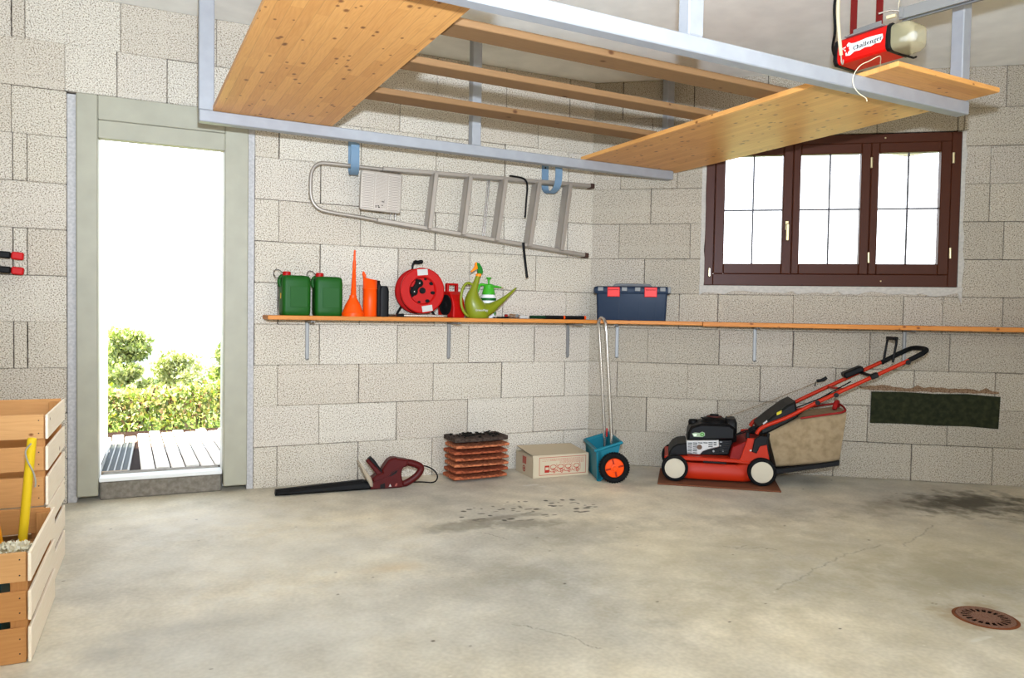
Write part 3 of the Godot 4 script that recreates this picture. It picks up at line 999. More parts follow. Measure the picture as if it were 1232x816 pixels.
	tree("hazy pale bluish green tree at the right beyond the hedge", 0.5, -66.0, -9.5, -4.0, 2.3, [Color(0.32, 0.4, 0.24), Color(0.42, 0.46, 0.26)], 3600, 0.3)  # pale leaf tints paint in the haze of distance
	tree("leafy branches of a near tree at the right edge of the door opening", -0.98, -20.0, -2.4, 0.0, 0.42, [Color(0.26, 0.32, 0.04), Color(0.2, 0.26, 0.04)], 1600, 0.2)
	# far town and ridge, distance haze painted into their pale colours
	var cream := mat(Color(0.93, 0.92, 0.9), 0.9)
	var shade := mat(Color(0.62, 0.64, 0.68), 0.6)
	var slope := solo("hillside", cube(Vector3(400, 2, 330), Vector3(0, -25.0, -210), 0.0), mat(Color(0.5, 0.55, 0.36), 0.95))
	tag(slope, "pale hazy slope below the garden", "hillside", "", "structure")
	for q in [[3.9, -300.0, 5.6, 15.6, "pale apartment block far beyond the trees, left of the two"], [12.0, -330.0, 6.0, 15.0, "pale apartment block far beyond the trees, right of the two"]]:
		var b := thing("apartment_block", q[4], "building", Vector3(q[0], -24.0, q[1]))
		part("wall", cube(Vector3(q[2], q[3], 9.0), Vector3(0, q[3] / 2, 0), 0.0), cream, b)
		part("roof", cube(Vector3(q[2] + 0.6, 0.5, 9.6), Vector3(0, q[3] + 0.25, 0), 0.0), cream, b)
		for i in 3:
			for j in 5:
				part("window", cube(Vector3(1.1, 1.4, 0.2), Vector3((i - 1) * 1.7, 2.5 + j * 2.8, 4.5), 0.0), shade, b)
	var rd := []
	for k in 25:
		rd.append(Vector2(-500 + k * 40, 22.0 + 16.0 * sin(k * 0.9) + 7.0 * sin(k * 2.3)))
	rd.append_array([Vector2(460, -40), Vector2(-500, -40)])
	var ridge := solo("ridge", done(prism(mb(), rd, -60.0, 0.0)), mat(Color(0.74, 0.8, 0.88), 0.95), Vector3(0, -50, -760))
	tag(ridge, "faint bluish ridge on the horizon", "hill", "", "structure")
	var dr := solo("driveway", cube(Vector3(40, 0.2, 30.0), Vector3(0.0, -0.11, 20.9), 0.0), M.concrete)
	tag(dr, "pale driveway outside the garage door", "driveway", "", "structure")

func build_shelf() -> void:
	var n := [["left_shelf_board", "long narrow pine shelf board on the door wall, left of the corner", Vector3(2.2, 0.025, 0.25), Vector3(-1.19, SHELF - 0.0125, 0.126), 0.0],
		["left_shelf_board", "pine shelf board under the blue toolbox, right of the corner", Vector3(0.7, 0.025, 0.25), wp(0.437, SHELF - 0.0125, 0.126), -A],
		["left_shelf_board", "long pine shelf board below the brown window", Vector3(2.6, 0.03, 0.25), wp(2.09, SHELF - 0.015, 0.126), -A]]
	for q in n:
		var o := solo("shelf_plank", cube(q[2], Vector3.ZERO, 0.003), M.shelf, q[3], q[4])
		tag(o, q[1], "shelf")
	var where := [[Vector3(-2.026, 0, 0.001), 0.0, "metal shelf bracket under the green canisters"], [Vector3(-1.097, 0, 0.001), 0.0, "metal shelf bracket under the red cable reels"], [Vector3(-0.186, 0, 0.001), 0.0, "metal shelf bracket left of the room corner, under the black handled tool"],
		[wp(0.2, 0, 0.001), -A, "metal shelf bracket behind the spreader handle, under the toolbox"], [wp(1.159, 0, 0.001), -A, "ribbed metal shelf bracket under the left part of the window"], [wp(2.127, 0, 0.001), -A, "ribbed metal shelf bracket above the mower handle"]]
	for q in where:
		var t := thing("shelf_bracket", q[2], "bracket", q[0], q[1], "shelf brackets")
		var y1 := SHELF - 0.031
		var st := mb()
		box(st, Vector3(0.024, 0.235, 0.003), at(0, y1 - 0.118, 0.0016), 0.0005)
		for s in [-1.0, 1.0]:
			box(st, Vector3(0.004, 0.235, 0.01), at(s * 0.009, y1 - 0.118, 0.006), 0.001)
		lathe(st, [Vector2(0.012, 0), Vector2(0.012, 0.003), Vector2(0, 0.003)], 12, turned(0, y1 - 0.235, 0, Vector3(PI / 2, 0, 0)))
		part("wall_leg", done(st), M.galv, t)
		st = mb()
		box(st, Vector3(0.024, 0.003, 0.2), at(0, y1 - 0.0015, 0.1), 0.0005)
		for s in [-1.0, 1.0]:
			box(st, Vector3(0.004, 0.01, 0.2), at(s * 0.009, y1 - 0.006, 0.1), 0.001)
		part("shelf_arm", done(st), M.galv, t)

func canister(label: String, x: float, d: float, turn: float, sticker: bool) -> void:
	var t := thing("canister", label, "canister", Vector3(x, SHELF + 0.0005, d), turn, "green fuel canisters")
	var g: Material = M.canister
	var rings := []
	for q in [[0.152, 0.122, 0.0], [0.162, 0.132, 0.008], [0.166, 0.136, 0.03], [0.167, 0.136, 0.12], [0.166, 0.136, 0.2], [0.162, 0.132, 0.222], [0.148, 0.116, 0.234], [0.12, 0.09, 0.237]]:
		rings.append(slab_ring(q[0], q[1], 0.024, q[2], 0, 0, 4))
	var b := part("body", done(loft(mb(), rings)), g, t)
	part("handle_grip", done(tube(mb(), curve([Vector3(-0.082, 0.17, 0), Vector3(-0.09, 0.2, 0), Vector3(-0.082, 0.226, 0), Vector3(-0.062, 0.236, 0)], 4), 0.012, 10)), g, t)
	part("rib", done(box(mb(), Vector3(0.1, 0.12, 0.004), at(0.01, 0.11, 0.0675), 0.002)), g, b)
	var c := part("cap", done(lathe_hard(mb(), [Vector2(0, 0), Vector2(0.019, 0), Vector2(0.024, 0.002), Vector2(0.024, 0.02), Vector2(0.02, 0.025), Vector2(0, 0.025)], 20)), M.cap_red, t)
	c.position = Vector3(-0.05, 0.234, 0.012)
	part("cap_strap", done(tube(mb(), curve([Vector3(-0.022, 0.012, 0), Vector3(-0.04, 0.03, 0), Vector3(-0.062, 0.034, 0), Vector3(-0.075, 0.012, 0), Vector3(-0.062, -0.012, 0), Vector3(-0.03, -0.018, 0)], 6), 0.0022, 6)), M.black, c)
	if sticker:
		part("warning_sticker", cube(Vector3(0.001, 0.032, 0.02), Vector3(-0.0838, 0.115, 0.01), 0.0), mat(Color(0.9, 0.7, 0.1), 0.5), t)

func write(words: String, height: float, depth: float, m: Material, called: String, parent: Node3D, xf: Transform3D, fonts: PackedStringArray = PackedStringArray(["Droid Sans"]), bold := true, italic := false) -> MeshInstance3D:
	var f := SystemFont.new()
	f.font_names = fonts
	f.font_weight = 700 if bold else 400
	f.font_italic = italic
	var tm := TextMesh.new()
	tm.text = words
	tm.font = f
	tm.font_size = 48
	tm.pixel_size = height / 34.0
	tm.depth = depth
	tm.curve_step = 2.0
	var o := MeshInstance3D.new()
	o.name = called
	o.mesh = tm
	o.material_override = m
	parent.add_child(o, true)
	o.transform = xf
	return o

func build_shelf_things() -> void:
	M.canister = mat(Color(0.075, 0.3, 0.06), 0.5)
	M.cap_red = mat(Color(0.66, 0.06, 0.05), 0.45)
	M.orange = mat(Color(0.93, 0.3, 0.03), 0.4)
	M.red = mat(Color(0.66, 0.045, 0.03), 0.42)
	M.olive = mat(Color(0.46, 0.49, 0.06), 0.32)
	M.amber = mat(Color(0.92, 0.5, 0.05), 0.4)
	M.olive.clearcoat_enabled = true
	M.olive.clearcoat = 0.4
	M.lime = mat(Color(0.25, 0.62, 0.14), 0.4)
	M.label = mat(Color(0.72, 0.71, 0.68), 0.5)
	canister("green plastic fuel canister with red cap at the left end of the shelf", -2.122, 0.126, 0.06, true)
	canister("green plastic fuel canister with red cap beside the orange funnel", -1.924, 0.098, 0.0, false)
	# funnel
	var t := thing("funnel", "orange funnel with a long ribbed spout standing upside down", "funnel", Vector3(-1.786, SHELF + 0.0005, 0.184))
	part("cone", done(lathe_hard(mb(), [Vector2(0.0, 0.022), Vector2(0.06, 0.0), Vector2(0.066, 0.0), Vector2(0.067, 0.02), Vector2(0.062, 0.026), Vector2(0.046, 0.07), Vector2(0.022, 0.112), Vector2(0.021, 0.128), Vector2(0.0, 0.128)], 28)), M.orange, t)
	var prof := [Vector2(0.0, 0.12)]
	for k in 15:
		var r := lerpf(0.0185, 0.0115, k / 14.0)
		prof.append(Vector2(r, 0.124 + k * 0.0112))
		prof.append(Vector2(r - 0.0025, 0.124 + k * 0.0112 + 0.0056))
	prof.append_array([Vector2(0.011, 0.295), Vector2(0.0095, 0.335), Vector2(0.007, 0.34), Vector2(0.0058, 0.4), Vector2(0.004, 0.402), Vector2(0.0, 0.402)])
	var sp := part("spout", done(lathe_hard(mb(), prof, 16)), M.orange, t)
	sp.rotation.z = -0.02
	# oil jug
	t = thing("measuring_jug", "orange plastic pouring jug with slanted open top", "jug", Vector3(-1.672, SHELF + 0.0005, 0.145))
	var outer := []
	var inner := []
	for q in [[0.0, 0.0, 0.0], [0.003, 0.0, 1.0], [0.1, 0.0, 1.0], [0.168, 0.0, 1.0], [0.17, 0.0, 1.06], [0.174, 0.0, 1.06], [0.176, 0.0, 1.0], [0.236, 1.0, 1.02]]:
		var r1 := []
		var r2 := []
		for k in 28:
			var w := TAU * k / 28
			var rr: float = 0.0425 * (q[2] if q[2] > 0 else 0.97)
			var lip := 0.0
			if q[1] > 0:
				lip = 0.008 * cos(w - PI * 0.95) - 0.006 * maxf(0.0, -sin(w) * 1.0) + 0.03 * pow(maxf(0.0, cos(w - PI * 0.95)), 10.0)
			r1.append(Vector3(cos(w) * rr, q[0] + lip, -sin(w) * rr))
			r2.append(Vector3(cos(w) * (rr - 0.003), maxf(q[0] + lip, 0.006), -sin(w) * (rr - 0.003)))
		outer.append(r1)
		inner.append(r2)
	inner.reverse()
	var ringset := outer.duplicate()
	ringset.append_array(inner)
	part("body", done(loft(mb(), ringset)), M.orange, t)
	part("pouring_tip", done(tube(mb(), [Vector3(-0.034, 0.244, 0.005), Vector3(-0.042, 0.264, 0.006), Vector3(-0.043, 0.277, 0.006)], 0.011, 10, false, [1.0, 0.85, 0.4])), M.orange, t)
	part("handle", done(tube(mb(), curve([Vector3(0.03, 0.2, -0.03), Vector3(0.045, 0.18, -0.065), Vector3(0.045, 0.1, -0.065), Vector3(0.03, 0.08, -0.03)], 5), 0.007, 8)), M.orange, t)
	# black bottle
	t = thing("oil_bottle", "flat black plastic bottle behind the orange jug", "bottle", Vector3(-1.588, SHELF + 0.0005, 0.1))
	var rings := []
	for q in [[0.058, 0.0], [0.062, 0.006], [0.062, 0.16], [0.055, 0.178], [0.036, 0.192]]:
		rings.append(slab_ring(q[0], 0.1, 0.014, q[1], 0.008, 0, 3))
	part("body", done(loft(mb(), rings)), M.black, t)
	part("side_grip", cube(Vector3(0.026, 0.205, 0.05), Vector3(-0.026, 0.1025, 0.018), 0.007), M.black, t)
	part("cap", done(lathe_hard(mb(), [Vector2(0.013, 0), Vector2(0.013, 0.02), Vector2(0, 0.02)], 14)), M.rubber, t).position = Vector3(-0.026, 0.205, 0.018)
	# big cable reel
	t = thing("cable_reel", "large red cable reel with a black handle on a metal stand", "cable reel", Vector3(-1.35, SHELF + 0.0005, 0.14))
	var cy := 0.168
	var faceup := turned(0, cy, 0, Vector3(PI / 2, 0, 0))
	var fl := part("flange", done(lathe_hard(mb(), [Vector2(0.084, 0.064), Vector2(0.09, 0.07), Vector2(0.137, 0.07), Vector2(0.144, 0.066), Vector2(0.144, 0.054), Vector2(0.138, 0.056), Vector2(0.05, 0.056)], 48, faceup)), M.red, t)
	part("flange", done(lathe_hard(mb(), [Vector2(0.05, -0.056), Vector2(0.138, -0.056), Vector2(0.144, -0.052), Vector2(0.144, -0.066), Vector2(0.137, -0.07), Vector2(0, -0.07)], 48, faceup)), M.red, t)
	part("cable_coil", done(lathe(mb(), [Vector2(0.05, 0.055), Vector2(0.105, 0.055), Vector2(0.112, 0.04), Vector2(0.107, 0.027), Vector2(0.113, 0.013), Vector2(0.107, 0.0), Vector2(0.113, -0.013), Vector2(0.107, -0.027), Vector2(0.112, -0.04), Vector2(0.105, -0.055), Vector2(0.05, -0.055)], 40, faceup)), M.rubber, t)
	var pan := part("socket_panel", done(lathe_hard(mb(), [Vector2(0.084, 0.064), Vector2(0.08, 0.057), Vector2(0, 0.057)], 40, faceup)), M.red, t)
	for q in [[0.062, 0.052], [0.073, -0.013], [0.036, -0.072], [-0.022, -0.08], [-0.07, -0.04], [-0.074, 0.018], [-0.042, 0.075], [0.02, 0.082]]:
		var s: float = 0.012 if q[0] > 0.03 else 0.008
		part("socket", done(lathe_hard(mb(), [Vector2(s * 1.1, 0), Vector2(s, 0.005), Vector2(0, 0.005)], 16, Transform3D(Basis.from_euler(Vector3(PI / 2, 0, 0)).scaled(Vector3(1.15, 0.85, 1.0)), Vector3(q[0] * 0.95, cy + q[1] * 0.9, 0.058)))), M.rubber, pan)
	var kn := part("crank", done(sweep(mb(), curve([Vector3(-0.062, cy - 0.012, 0.066), Vector3(-0.045, cy + 0.02, 0.068), Vector3(-0.022, cy + 0.048, 0.066)], 5), ring2(0.019, 14, 0.012), false, [], true, Vector3(0, 0, 1))), M.rubber, t)
	for q in [Vector3(-0.058, cy - 0.008, 0.066), Vector3(-0.024, cy + 0.046, 0.066)]:
		part("crank_end", done(lathe(mb(), [Vector2(0.025, 0), Vector2(0.025, 0.014), Vector2(0.02, 0.019), Vector2(0, 0.02)], 18, Transform3D(Basis.from_euler(Vector3(PI / 2, 0, 0)), q - Vector3(0, 0, 0.008)))), M.rubber, kn)
		part("screw", done(lathe(mb(), [Vector2(0.005, 0), Vector2(0.004, 0.002), Vector2(0, 0.002)], 10, Transform3D(Basis.from_euler(Vector3(PI / 2, 0, 0)), q + Vector3(0, 0, 0.012)))), M.chrome, kn)
	part("axle_cap", done(lathe_hard(mb(), [Vector2(0.02, 0), Vector2(0.019, 0.012), Vector2(0.006, 0.014), Vector2(0, 0.014)], 20, turned(0, cy, 0.057, Vector3(PI / 2, 0, 0)))), M.rubber, t)
	for q in [[-0.004, 0.116, 0.1, "sticker"], [0.024, -0.112, 0.17, "sticker"]]:
		var sk := part(q[3], cube(Vector3(0.068, 0.038, 0.0012), Vector3.ZERO, 0.0), M.label, fl)
		sk.transform = turned(q[0] if q[1] > 0 else q[0] + 0.006, cy + q[1], 0.0706, Vector3(0, 0, q[2]))
	part("stand", done(tube(mb(), curve([Vector3(-0.15, 0.009, 0.085), Vector3(0.13, 0.009, 0.085), Vector3(0.15, 0.009, 0.07), Vector3(0.15, 0.009, -0.07), Vector3(0.13, 0.009, -0.085), Vector3(-0.15, 0.009, -0.085), Vector3(-0.165, 0.009, -0.07), Vector3(-0.165, 0.009, 0.07)], 4, true), 0.009, 10, true)), M.chrome, t)
	part("stand_foot", cube(Vector3(0.05, 0.02, 0.022), Vector3(-0.15, 0.0105, 0.085), 0.005), M.rubber, t)
	part("stand_strut", done(tube(mb(), [Vector3(-0.13, 0.01, -0.075), Vector3(-0.1, 0.06, -0.079), Vector3(-0.02, cy, -0.082)], 0.008, 8)), M.rubber, t)
	part("stand_strut", done(tube(mb(), [Vector3(0.13, 0.01, -0.075), Vector3(0.09, 0.08, -0.079), Vector3(0.0, cy, -0.082)], 0.008, 8)), M.rubber, t)
	var hb := part("handle_arm", done(tube(mb(), curve([Vector3(-0.02, cy, -0.083), Vector3(-0.022, cy + 0.1, -0.084), Vector3(-0.022, cy + 0.165, -0.08), Vector3(-0.012, cy + 0.186, -0.074)], 5), 0.007, 8)), M.black, t)
	part("handle_grip", done(tube(mb(), [Vector3(-0.018, cy + 0.183, -0.074), Vector3(-0.008, cy + 0.187, -0.07), Vector3(0.008, cy + 0.185, -0.066), Vector3(0.022, cy + 0.189, -0.06), Vector3(0.034, cy + 0.19, -0.055), Vector3(0.038, cy + 0.19, -0.053)], 0.0135, 12, false, [0.7, 1.0, 0.9, 1.0, 0.95, 0.6])), M.rubber, hb)
	# small cable reel seen from its edge
	t = thing("cable_reel_box", "small red cable reel case with a carrying handle", "cable reel", Vector3(-1.123, SHELF + 0.0005, 0.1), -1.3)
	var arch := [Vector2(-0.088, 0), Vector2(0.088, 0), Vector2(0.092, 0.06), Vector2(0.082, 0.11), Vector2(0.06, 0.15), Vector2(0.034, 0.172), Vector2(-0.034, 0.172), Vector2(-0.06, 0.15), Vector2(-0.082, 0.11), Vector2(-0.092, 0.06)]
	part("case", done(prism(mb(), arch, -0.052, 0.04, Transform3D(), 0.006)), M.red, t)
	part("drum", done(lathe_hard(mb(), [Vector2(0.068, 0.038), Vector2(0.068, 0.044), Vector2(0.06, 0.046), Vector2(0.055, 0.042), Vector2(0.02, 0.043), Vector2(0.016, 0.05), Vector2(0, 0.05)], 32, turned(0, 0.082, 0, Vector3(PI / 2, 0, 0)))), M.rubber, t)
	var hd := mb()
	box(hd, Vector3(0.03, 0.014, 0.088), at(0, 0.218, -0.008), 0.004)
	box(hd, Vector3(0.03, 0.058, 0.014), at(0, 0.192, -0.045), 0.003)
	box(hd, Vector3(0.03, 0.058, 0.014), at(0, 0.192, 0.03), 0.003)
	part("handle", done(hd), M.red, t)
	# watering can
	t = thing("watering_can", "olive green watering can with spray head and long pointed spout", "watering can", Vector3(-0.972, SHELF + 0.0005, 0.216))
	rings = []
	for q in [[0.0, 0.0, 0.064, 0.046], [0.004, 0.0, 0.07, 0.052], [0.03, -0.004, 0.076, 0.058], [0.065, -0.014, 0.078, 0.06], [0.1, -0.03, 0.066, 0.056], [0.13, -0.042, 0.05, 0.047], [0.16, -0.042, 0.036, 0.037], [0.19, -0.034, 0.026, 0.028], [0.22, -0.024, 0.021, 0.022], [0.26, -0.012, 0.017, 0.018], [0.272, -0.008, 0.016, 0.017]]:
		var r1 := []
		for k in 28:
			var w := TAU * k / 28
			r1.append(Vector3(q[1] + cos(w) * q[2], q[0], -sin(w) * q[3]))
		rings.append(r1)
	part("body", done(loft(mb(), rings)), M.olive, t)
	var cp := [Vector3(-0.03, 0.052, 0), Vector3(0.0, 0.052, 0), Vector3(0.025, 0.051, 0), Vector3(0.048, 0.054, 0), Vector3(0.07, 0.06, 0), Vector3(0.092, 0.07, 0), Vector3(0.115, 0.084, 0), Vector3(0.14, 0.1, 0), Vector3(0.17, 0.122, 0), Vector3(0.2, 0.145, 0), Vector3(0.235, 0.175, 0), Vector3(0.268, 0.204, 0)]
	var cs := []
	for k in cp.size():
		cs.append([0.9, 0.96, 0.96, 0.9, 0.8, 0.67, 0.54, 0.43, 0.33, 0.25, 0.17, 0.1][k])
	part("spout", done(sweep(mb(), cp, ring2(0.052, 22), false, cs)), M.olive, t)
	part("handle", done(sweep(mb(), curve([Vector3(-0.03, 0.208, 0), Vector3(-0.075, 0.226, 0), Vector3(-0.104, 0.205, 0), Vector3(-0.121, 0.155, 0), Vector3(-0.122, 0.095, 0), Vector3(-0.108, 0.05, 0), Vector3(-0.085, 0.022, 0), Vector3(-0.06, 0.01, 0)], 5), ring2(0.009, 10))), M.olive, t)
	var hh := part("spray_collar", done(lathe_hard(mb(), [Vector2(0.018, 0), Vector2(0.019, 0.016), Vector2(0.012, 0.02), Vector2(0, 0.02)], 18)), M.amber, t)
	hh.position = Vector3(-0.004, 0.27, 0)
	part("spray_head", done(prism(mb(), [Vector2(-0.006, 0.016), Vector2(0.022, 0.016), Vector2(0.03, 0.03), Vector2(0.022, 0.06), Vector2(0.004, 0.085), Vector2(-0.016, 0.092), Vector2(-0.016, 0.078), Vector2(-0.008, 0.05)], -0.011, 0.011, Transform3D(), 0.003)), mat(Color(0.1, 0.42, 0.12), 0.4), hh)
	part("trigger", done(prism(mb(), [Vector2(-0.014, 0.092), Vector2(-0.024, 0.09), Vector2(-0.03, 0.06), Vector2(-0.056, 0.03), Vector2(-0.05, 0.026), Vector2(-0.022, 0.044), Vector2(-0.008, 0.05)], -0.008, 0.008, Transform3D(), 0.002)), M.amber, hh)
	write("GreenPlay", 0.0125, 0.001, M.label, "lettering", t, turned(-0.002, 0.051, 0.0595, Vector3(0, 0, 0)))
	# pressure sprayer
	t = thing("pump_sprayer", "white pump sprayer bottle with a bright green top", "sprayer", Vector3(-0.838, SHELF + 0.0005, 0.065))
	var bt := part("bottle", done(lathe(mb(), [Vector2(0, 0), Vector2(0.048, 0), Vector2(0.052, 0.006), Vector2(0.052, 0.12), Vector2(0.05, 0.14), Vector2(0.045, 0.155), Vector2(0.038, 0.163), Vector2(0, 0.163)], 28)), M.white, t)
	part("label_band", done(lathe(mb(), [Vector2(0.0525, 0.118), Vector2(0.0525, 0.136)], 28)), mat(Color(0.08, 0.36, 0.12), 0.5), bt)
	for q in [[0.3, 0.042], [0.9, 0.038], [0.62, 0.028], [1.5, 0.04]]:
		part("leaf_print", done(lathe_hard(mb(), [Vector2(0.011, 0.0), Vector2(0.0, 0.001)], 8, Transform3D(Basis.from_euler(Vector3(PI / 2, q[0], 0)), Vector3(sin(q[0]) * 0.0522, q[1], cos(q[0]) * 0.0522)))), mat(Color(0.2, 0.5, 0.15), 0.5), bt)
	var top := part("pump_top", done(lathe_hard(mb(), [Vector2(0.044, 0.158), Vector2(0.044, 0.17), Vector2(0.036, 0.2), Vector2(0.034, 0.222), Vector2(0.026, 0.23), Vector2(0, 0.23)], 24)), M.lime, t)
	part("plunger", done(lathe_hard(mb(), [Vector2(0.006, 0.23), Vector2(0.008, 0.262), Vector2(0.018, 0.268), Vector2(0.018, 0.275), Vector2(0, 0.277)], 16)), M.lime, top)
	part("grip", done(tube(mb(), curve([Vector3(-0.02, 0.222, 0), Vector3(-0.06, 0.224, 0), Vector3(-0.075, 0.2, 0), Vector3(-0.088, 0.15, 0), Vector3(-0.094, 0.12, 0)], 4), 0.009, 8)), M.lime, top)
	part("nozzle", done(tube(mb(), [Vector3(0.025, 0.216, 0), Vector3(0.06, 0.214, 0), Vector3(0.095, 0.21, 0)], 0.008, 8, false, [1.2, 1.0, 0.6])), M.lime, top)
	part("nozzle_tip", done(tube(mb(), [Vector3(0.093, 0.21, 0), Vector3(0.108, 0.208, 0)], 0.006, 8)), M.brass, top)
	# hand tools lying on the shelf
	t = thing("extension_pole", "black tool handle with orange bands lying on the shelf", "tool", Vector3(-0.32, SHELF + 0.0135, 0.2))
	part("handle", done(tube(mb(), [Vector3(-0.155, 0, 0), Vector3(-0.04, 0, 0), Vector3(0.148, 0, 0)], 0.0125, 12)), M.black, t)
	for q in [[-0.016, 0.012], [0.149, 0.014]]:
		part("orange_band", done(tube(mb(), [Vector3(q[0], 0, 0), Vector3(q[0] + q[1], 0, 0)], 0.0131, 12)), M.orange, t)
	part("green_sleeve", done(tube(mb(), [Vector3(-0.27, 0, 0.0), Vector3(-0.15, 0, 0.0)], 0.0112, 10)), mat(Color(0.04, 0.18, 0.1), 0.4), t)
	t = thing("pruning_shears", "pruning shears with bright steel jaws lying beside the watering can", "shears", Vector3(-0.69, SHELF + 0.014, 0.205))
	part("blade", done(prism(mb(), [Vector2(-0.08, 0.0), Vector2(-0.03, 0.016), Vector2(0.03, 0.01), Vector2(0.03, -0.008), Vector2(-0.02, -0.01)], -0.004, 0.004, turned(0, 0.002, 0, Vector3(-0.5, 0, 0)), 0.001)), M.chrome, t)
	part("pivot", done(lathe_hard(mb(), [Vector2(0.014, -0.008), Vector2(0.014, 0.008), Vector2(0, 0.008)], 14, turned(-0.045, 0.004, 0, Vector3(1.1, 0, 0)))), M.chrome, t)
	part("pivot", done(lathe_hard(mb(), [Vector2(0.011, -0.01), Vector2(0.011, 0.009), Vector2(0, 0.009)], 14, turned(0.0, 0.004, 0, Vector3(1.1, 0, 0)))), M.galv, t)
	part("red_tip", done(tube(mb(), [Vector3(-0.07, 0.006, 0), Vector3(-0.088, 0.006, 0)], 0.009, 8)), mat(Color(0.55, 0.12, 0.1), 0.5), t)
	part("white_sleeve", done(tube(mb(), [Vector3(0.02, -0.002, 0), Vector3(0.075, -0.003, 0)], 0.011, 10)), M.label, t)
	t = thing("flat_tool", "flat black tool lying on the shelf behind the steel shears", "tool", Vector3(-0.73, SHELF + 0.0065, 0.14))
	part("blade", cube(Vector3(0.2, 0.006, 0.045), Vector3(0, 0, 0), 0.002), M.black, t)
	part("handle", cube(Vector3(0.09, 0.011, 0.03), Vector3(-0.03, 0.0005, 0.0), 0.003), M.rubber, t)
	t = thing("folding_rule", "flat reddish wooden tool lying behind the black tool handle", "tool", Vector3(-0.37, SHELF + 0.012, 0.13))
	part("body", cube(Vector3(0.18, 0.022, 0.03), Vector3.ZERO, 0.003), mat(Color(0.5, 0.26, 0.14), 0.6), t)
	part("tip", cube(Vector3(0.02, 0.02, 0.028), Vector3(-0.1, 0, 0), 0.003), M.brass, t)
	# toolbox
	t = thing("toolbox", "dark blue plastic toolbox with two bright red latches", "toolbox", wp(0.306, SHELF + 0.0005, 0.135), -A)
	M.navy = mat(Color(0.13, 0.18, 0.25), 0.5)
	rings = []
	for q in [[0.468, 0.2, 0.0], [0.472, 0.204, 0.004], [0.486, 0.216, 0.186]]:
		rings.append(slab_ring(q[0], q[1], 0.016, q[2], 0, 0, 3))
	var body := part("body", done(loft(mb(), rings, true)), M.navy, t)
	for x in [-0.19, -0.085, 0.055, 0.165]:
		part("rib", done(box(mb(), Vector3(0.004, 0.17, 0.004), turned(x, 0.088, 0.1055, Vector3(-0.035, 0, 0)), 0.001)), M.navy, body)
	rings = []
	for q in [[0.512, 0.232, 0.184], [0.524, 0.242, 0.19], [0.526, 0.244, 0.218], [0.512, 0.232, 0.232], [0.48, 0.2, 0.236]]:
		rings.append(slab_ring(q[0], q[1], 0.022, q[2], 0, 0, 4))
	part("lid", done(loft(mb(), rings)), M.navy, t)
	for x in [-0.122, 0.131]:
		var lt := part("latch", done(prism(mb(), [Vector2(-0.042, 0.0), Vector2(0.042, 0.0), Vector2(0.042, 0.066), Vector2(-0.042, 0.066)], -0.006, 0.006, turned(x, 0.163, 0.1255, Vector3(-0.05, 0, 0)), 0.003)), mat(Color(0.85, 0.13, 0.07), 0.4), t)
		part("latch_ridge", cube(Vector3(0.07, 0.006, 0.006), Vector3(x, 0.212, 0.131), 0.002), M.cap_red, lt)
	for x in [-0.212, -0.048, 0.042, 0.212]:
		part("grey_clip", cube(Vector3(0.036, 0.026, 0.01), Vector3(x, 0.216, 0.1235), 0.003), mat(Color(0.5, 0.5, 0.49), 0.5), t)
	part("grey_corner", cube(Vector3(0.02, 0.044, 0.06), Vector3(0.256, 0.212, 0.098), 0.006), mat(Color(0.5, 0.5, 0.49), 0.5), t)
	part("handle", done(sweep(mb(), curve([Vector3(-0.12, 0.236, 0), Vector3(-0.1, 0.247, 0), Vector3(0.1, 0.247, 0), Vector3(0.12, 0.236, 0)], 4), ring2(0.012, 8, 0.008))), mat(Color(0.42, 0.42, 0.42), 0.5), t)
	# wire mesh offcut in the corner behind the pole
	t = thing("wire_mesh", "small piece of grey wire mesh standing in the corner on the shelf", "mesh", Vector3(-0.075, SHELF + 0.0005, 0.09), -0.3)
	var wm := mb()
	for k in 7:
		tube(wm, [Vector3(-0.06 + k * 0.02, 0.0015, 0), Vector3(-0.06 + k * 0.02, 0.04, -0.005)], 0.0011, 5)
	for k in 4:
		tube(wm, [Vector3(-0.06, 0.0015 + k * 0.0125, -0.0016 * k), Vector3(0.06, 0.0015 + k * 0.0125, -0.0016 * k)], 0.0011, 5)
	part("wires", done(wm), M.galv, t)
	# loppers hung on the door wall, only the grips in view
	t = thing("loppers", "pair of black tool grips with red ends on the wall at the far left", "loppers", Vector3(-3.5, 1.305, 0.07))
	for q in [[0.04, 0.0], [-0.038, -0.002]]:
		var g := part("grip", done(box(mb(), Vector3(0.16, 0.036, 0.03), turned(-0.135, q[0] + 0.007, 0, Vector3(0, 0, -0.06)), 0.01)), M.black, t)
		part("red_end", done(box(mb(), Vector3(0.055, 0.04, 0.032), turned(-0.026, q[0], 0, Vector3(0, 0, -0.1)), 0.006)), mat(Color(0.75, 0.08, 0.08), 0.4), g)
		part("arm", done(tube(mb(), [Vector3(-0.2, q[0] + 0.01, 0), Vector3(-0.46, q[0] * 0.25 + 0.012, 0)], 0.009, 8)), M.galv, g)
	part("jaw", cube(Vector3(0.12, 0.035, 0.014), Vector3(-0.51, 0.012, 0), 0.005), M.galv, t)
	for x in [-0.3, -0.12]:
		part("wall_peg", done(tube(mb(), [Vector3(x, -0.002, -0.072), Vector3(x, -0.002, 0.03)], 0.006, 8)), M.galv, t)

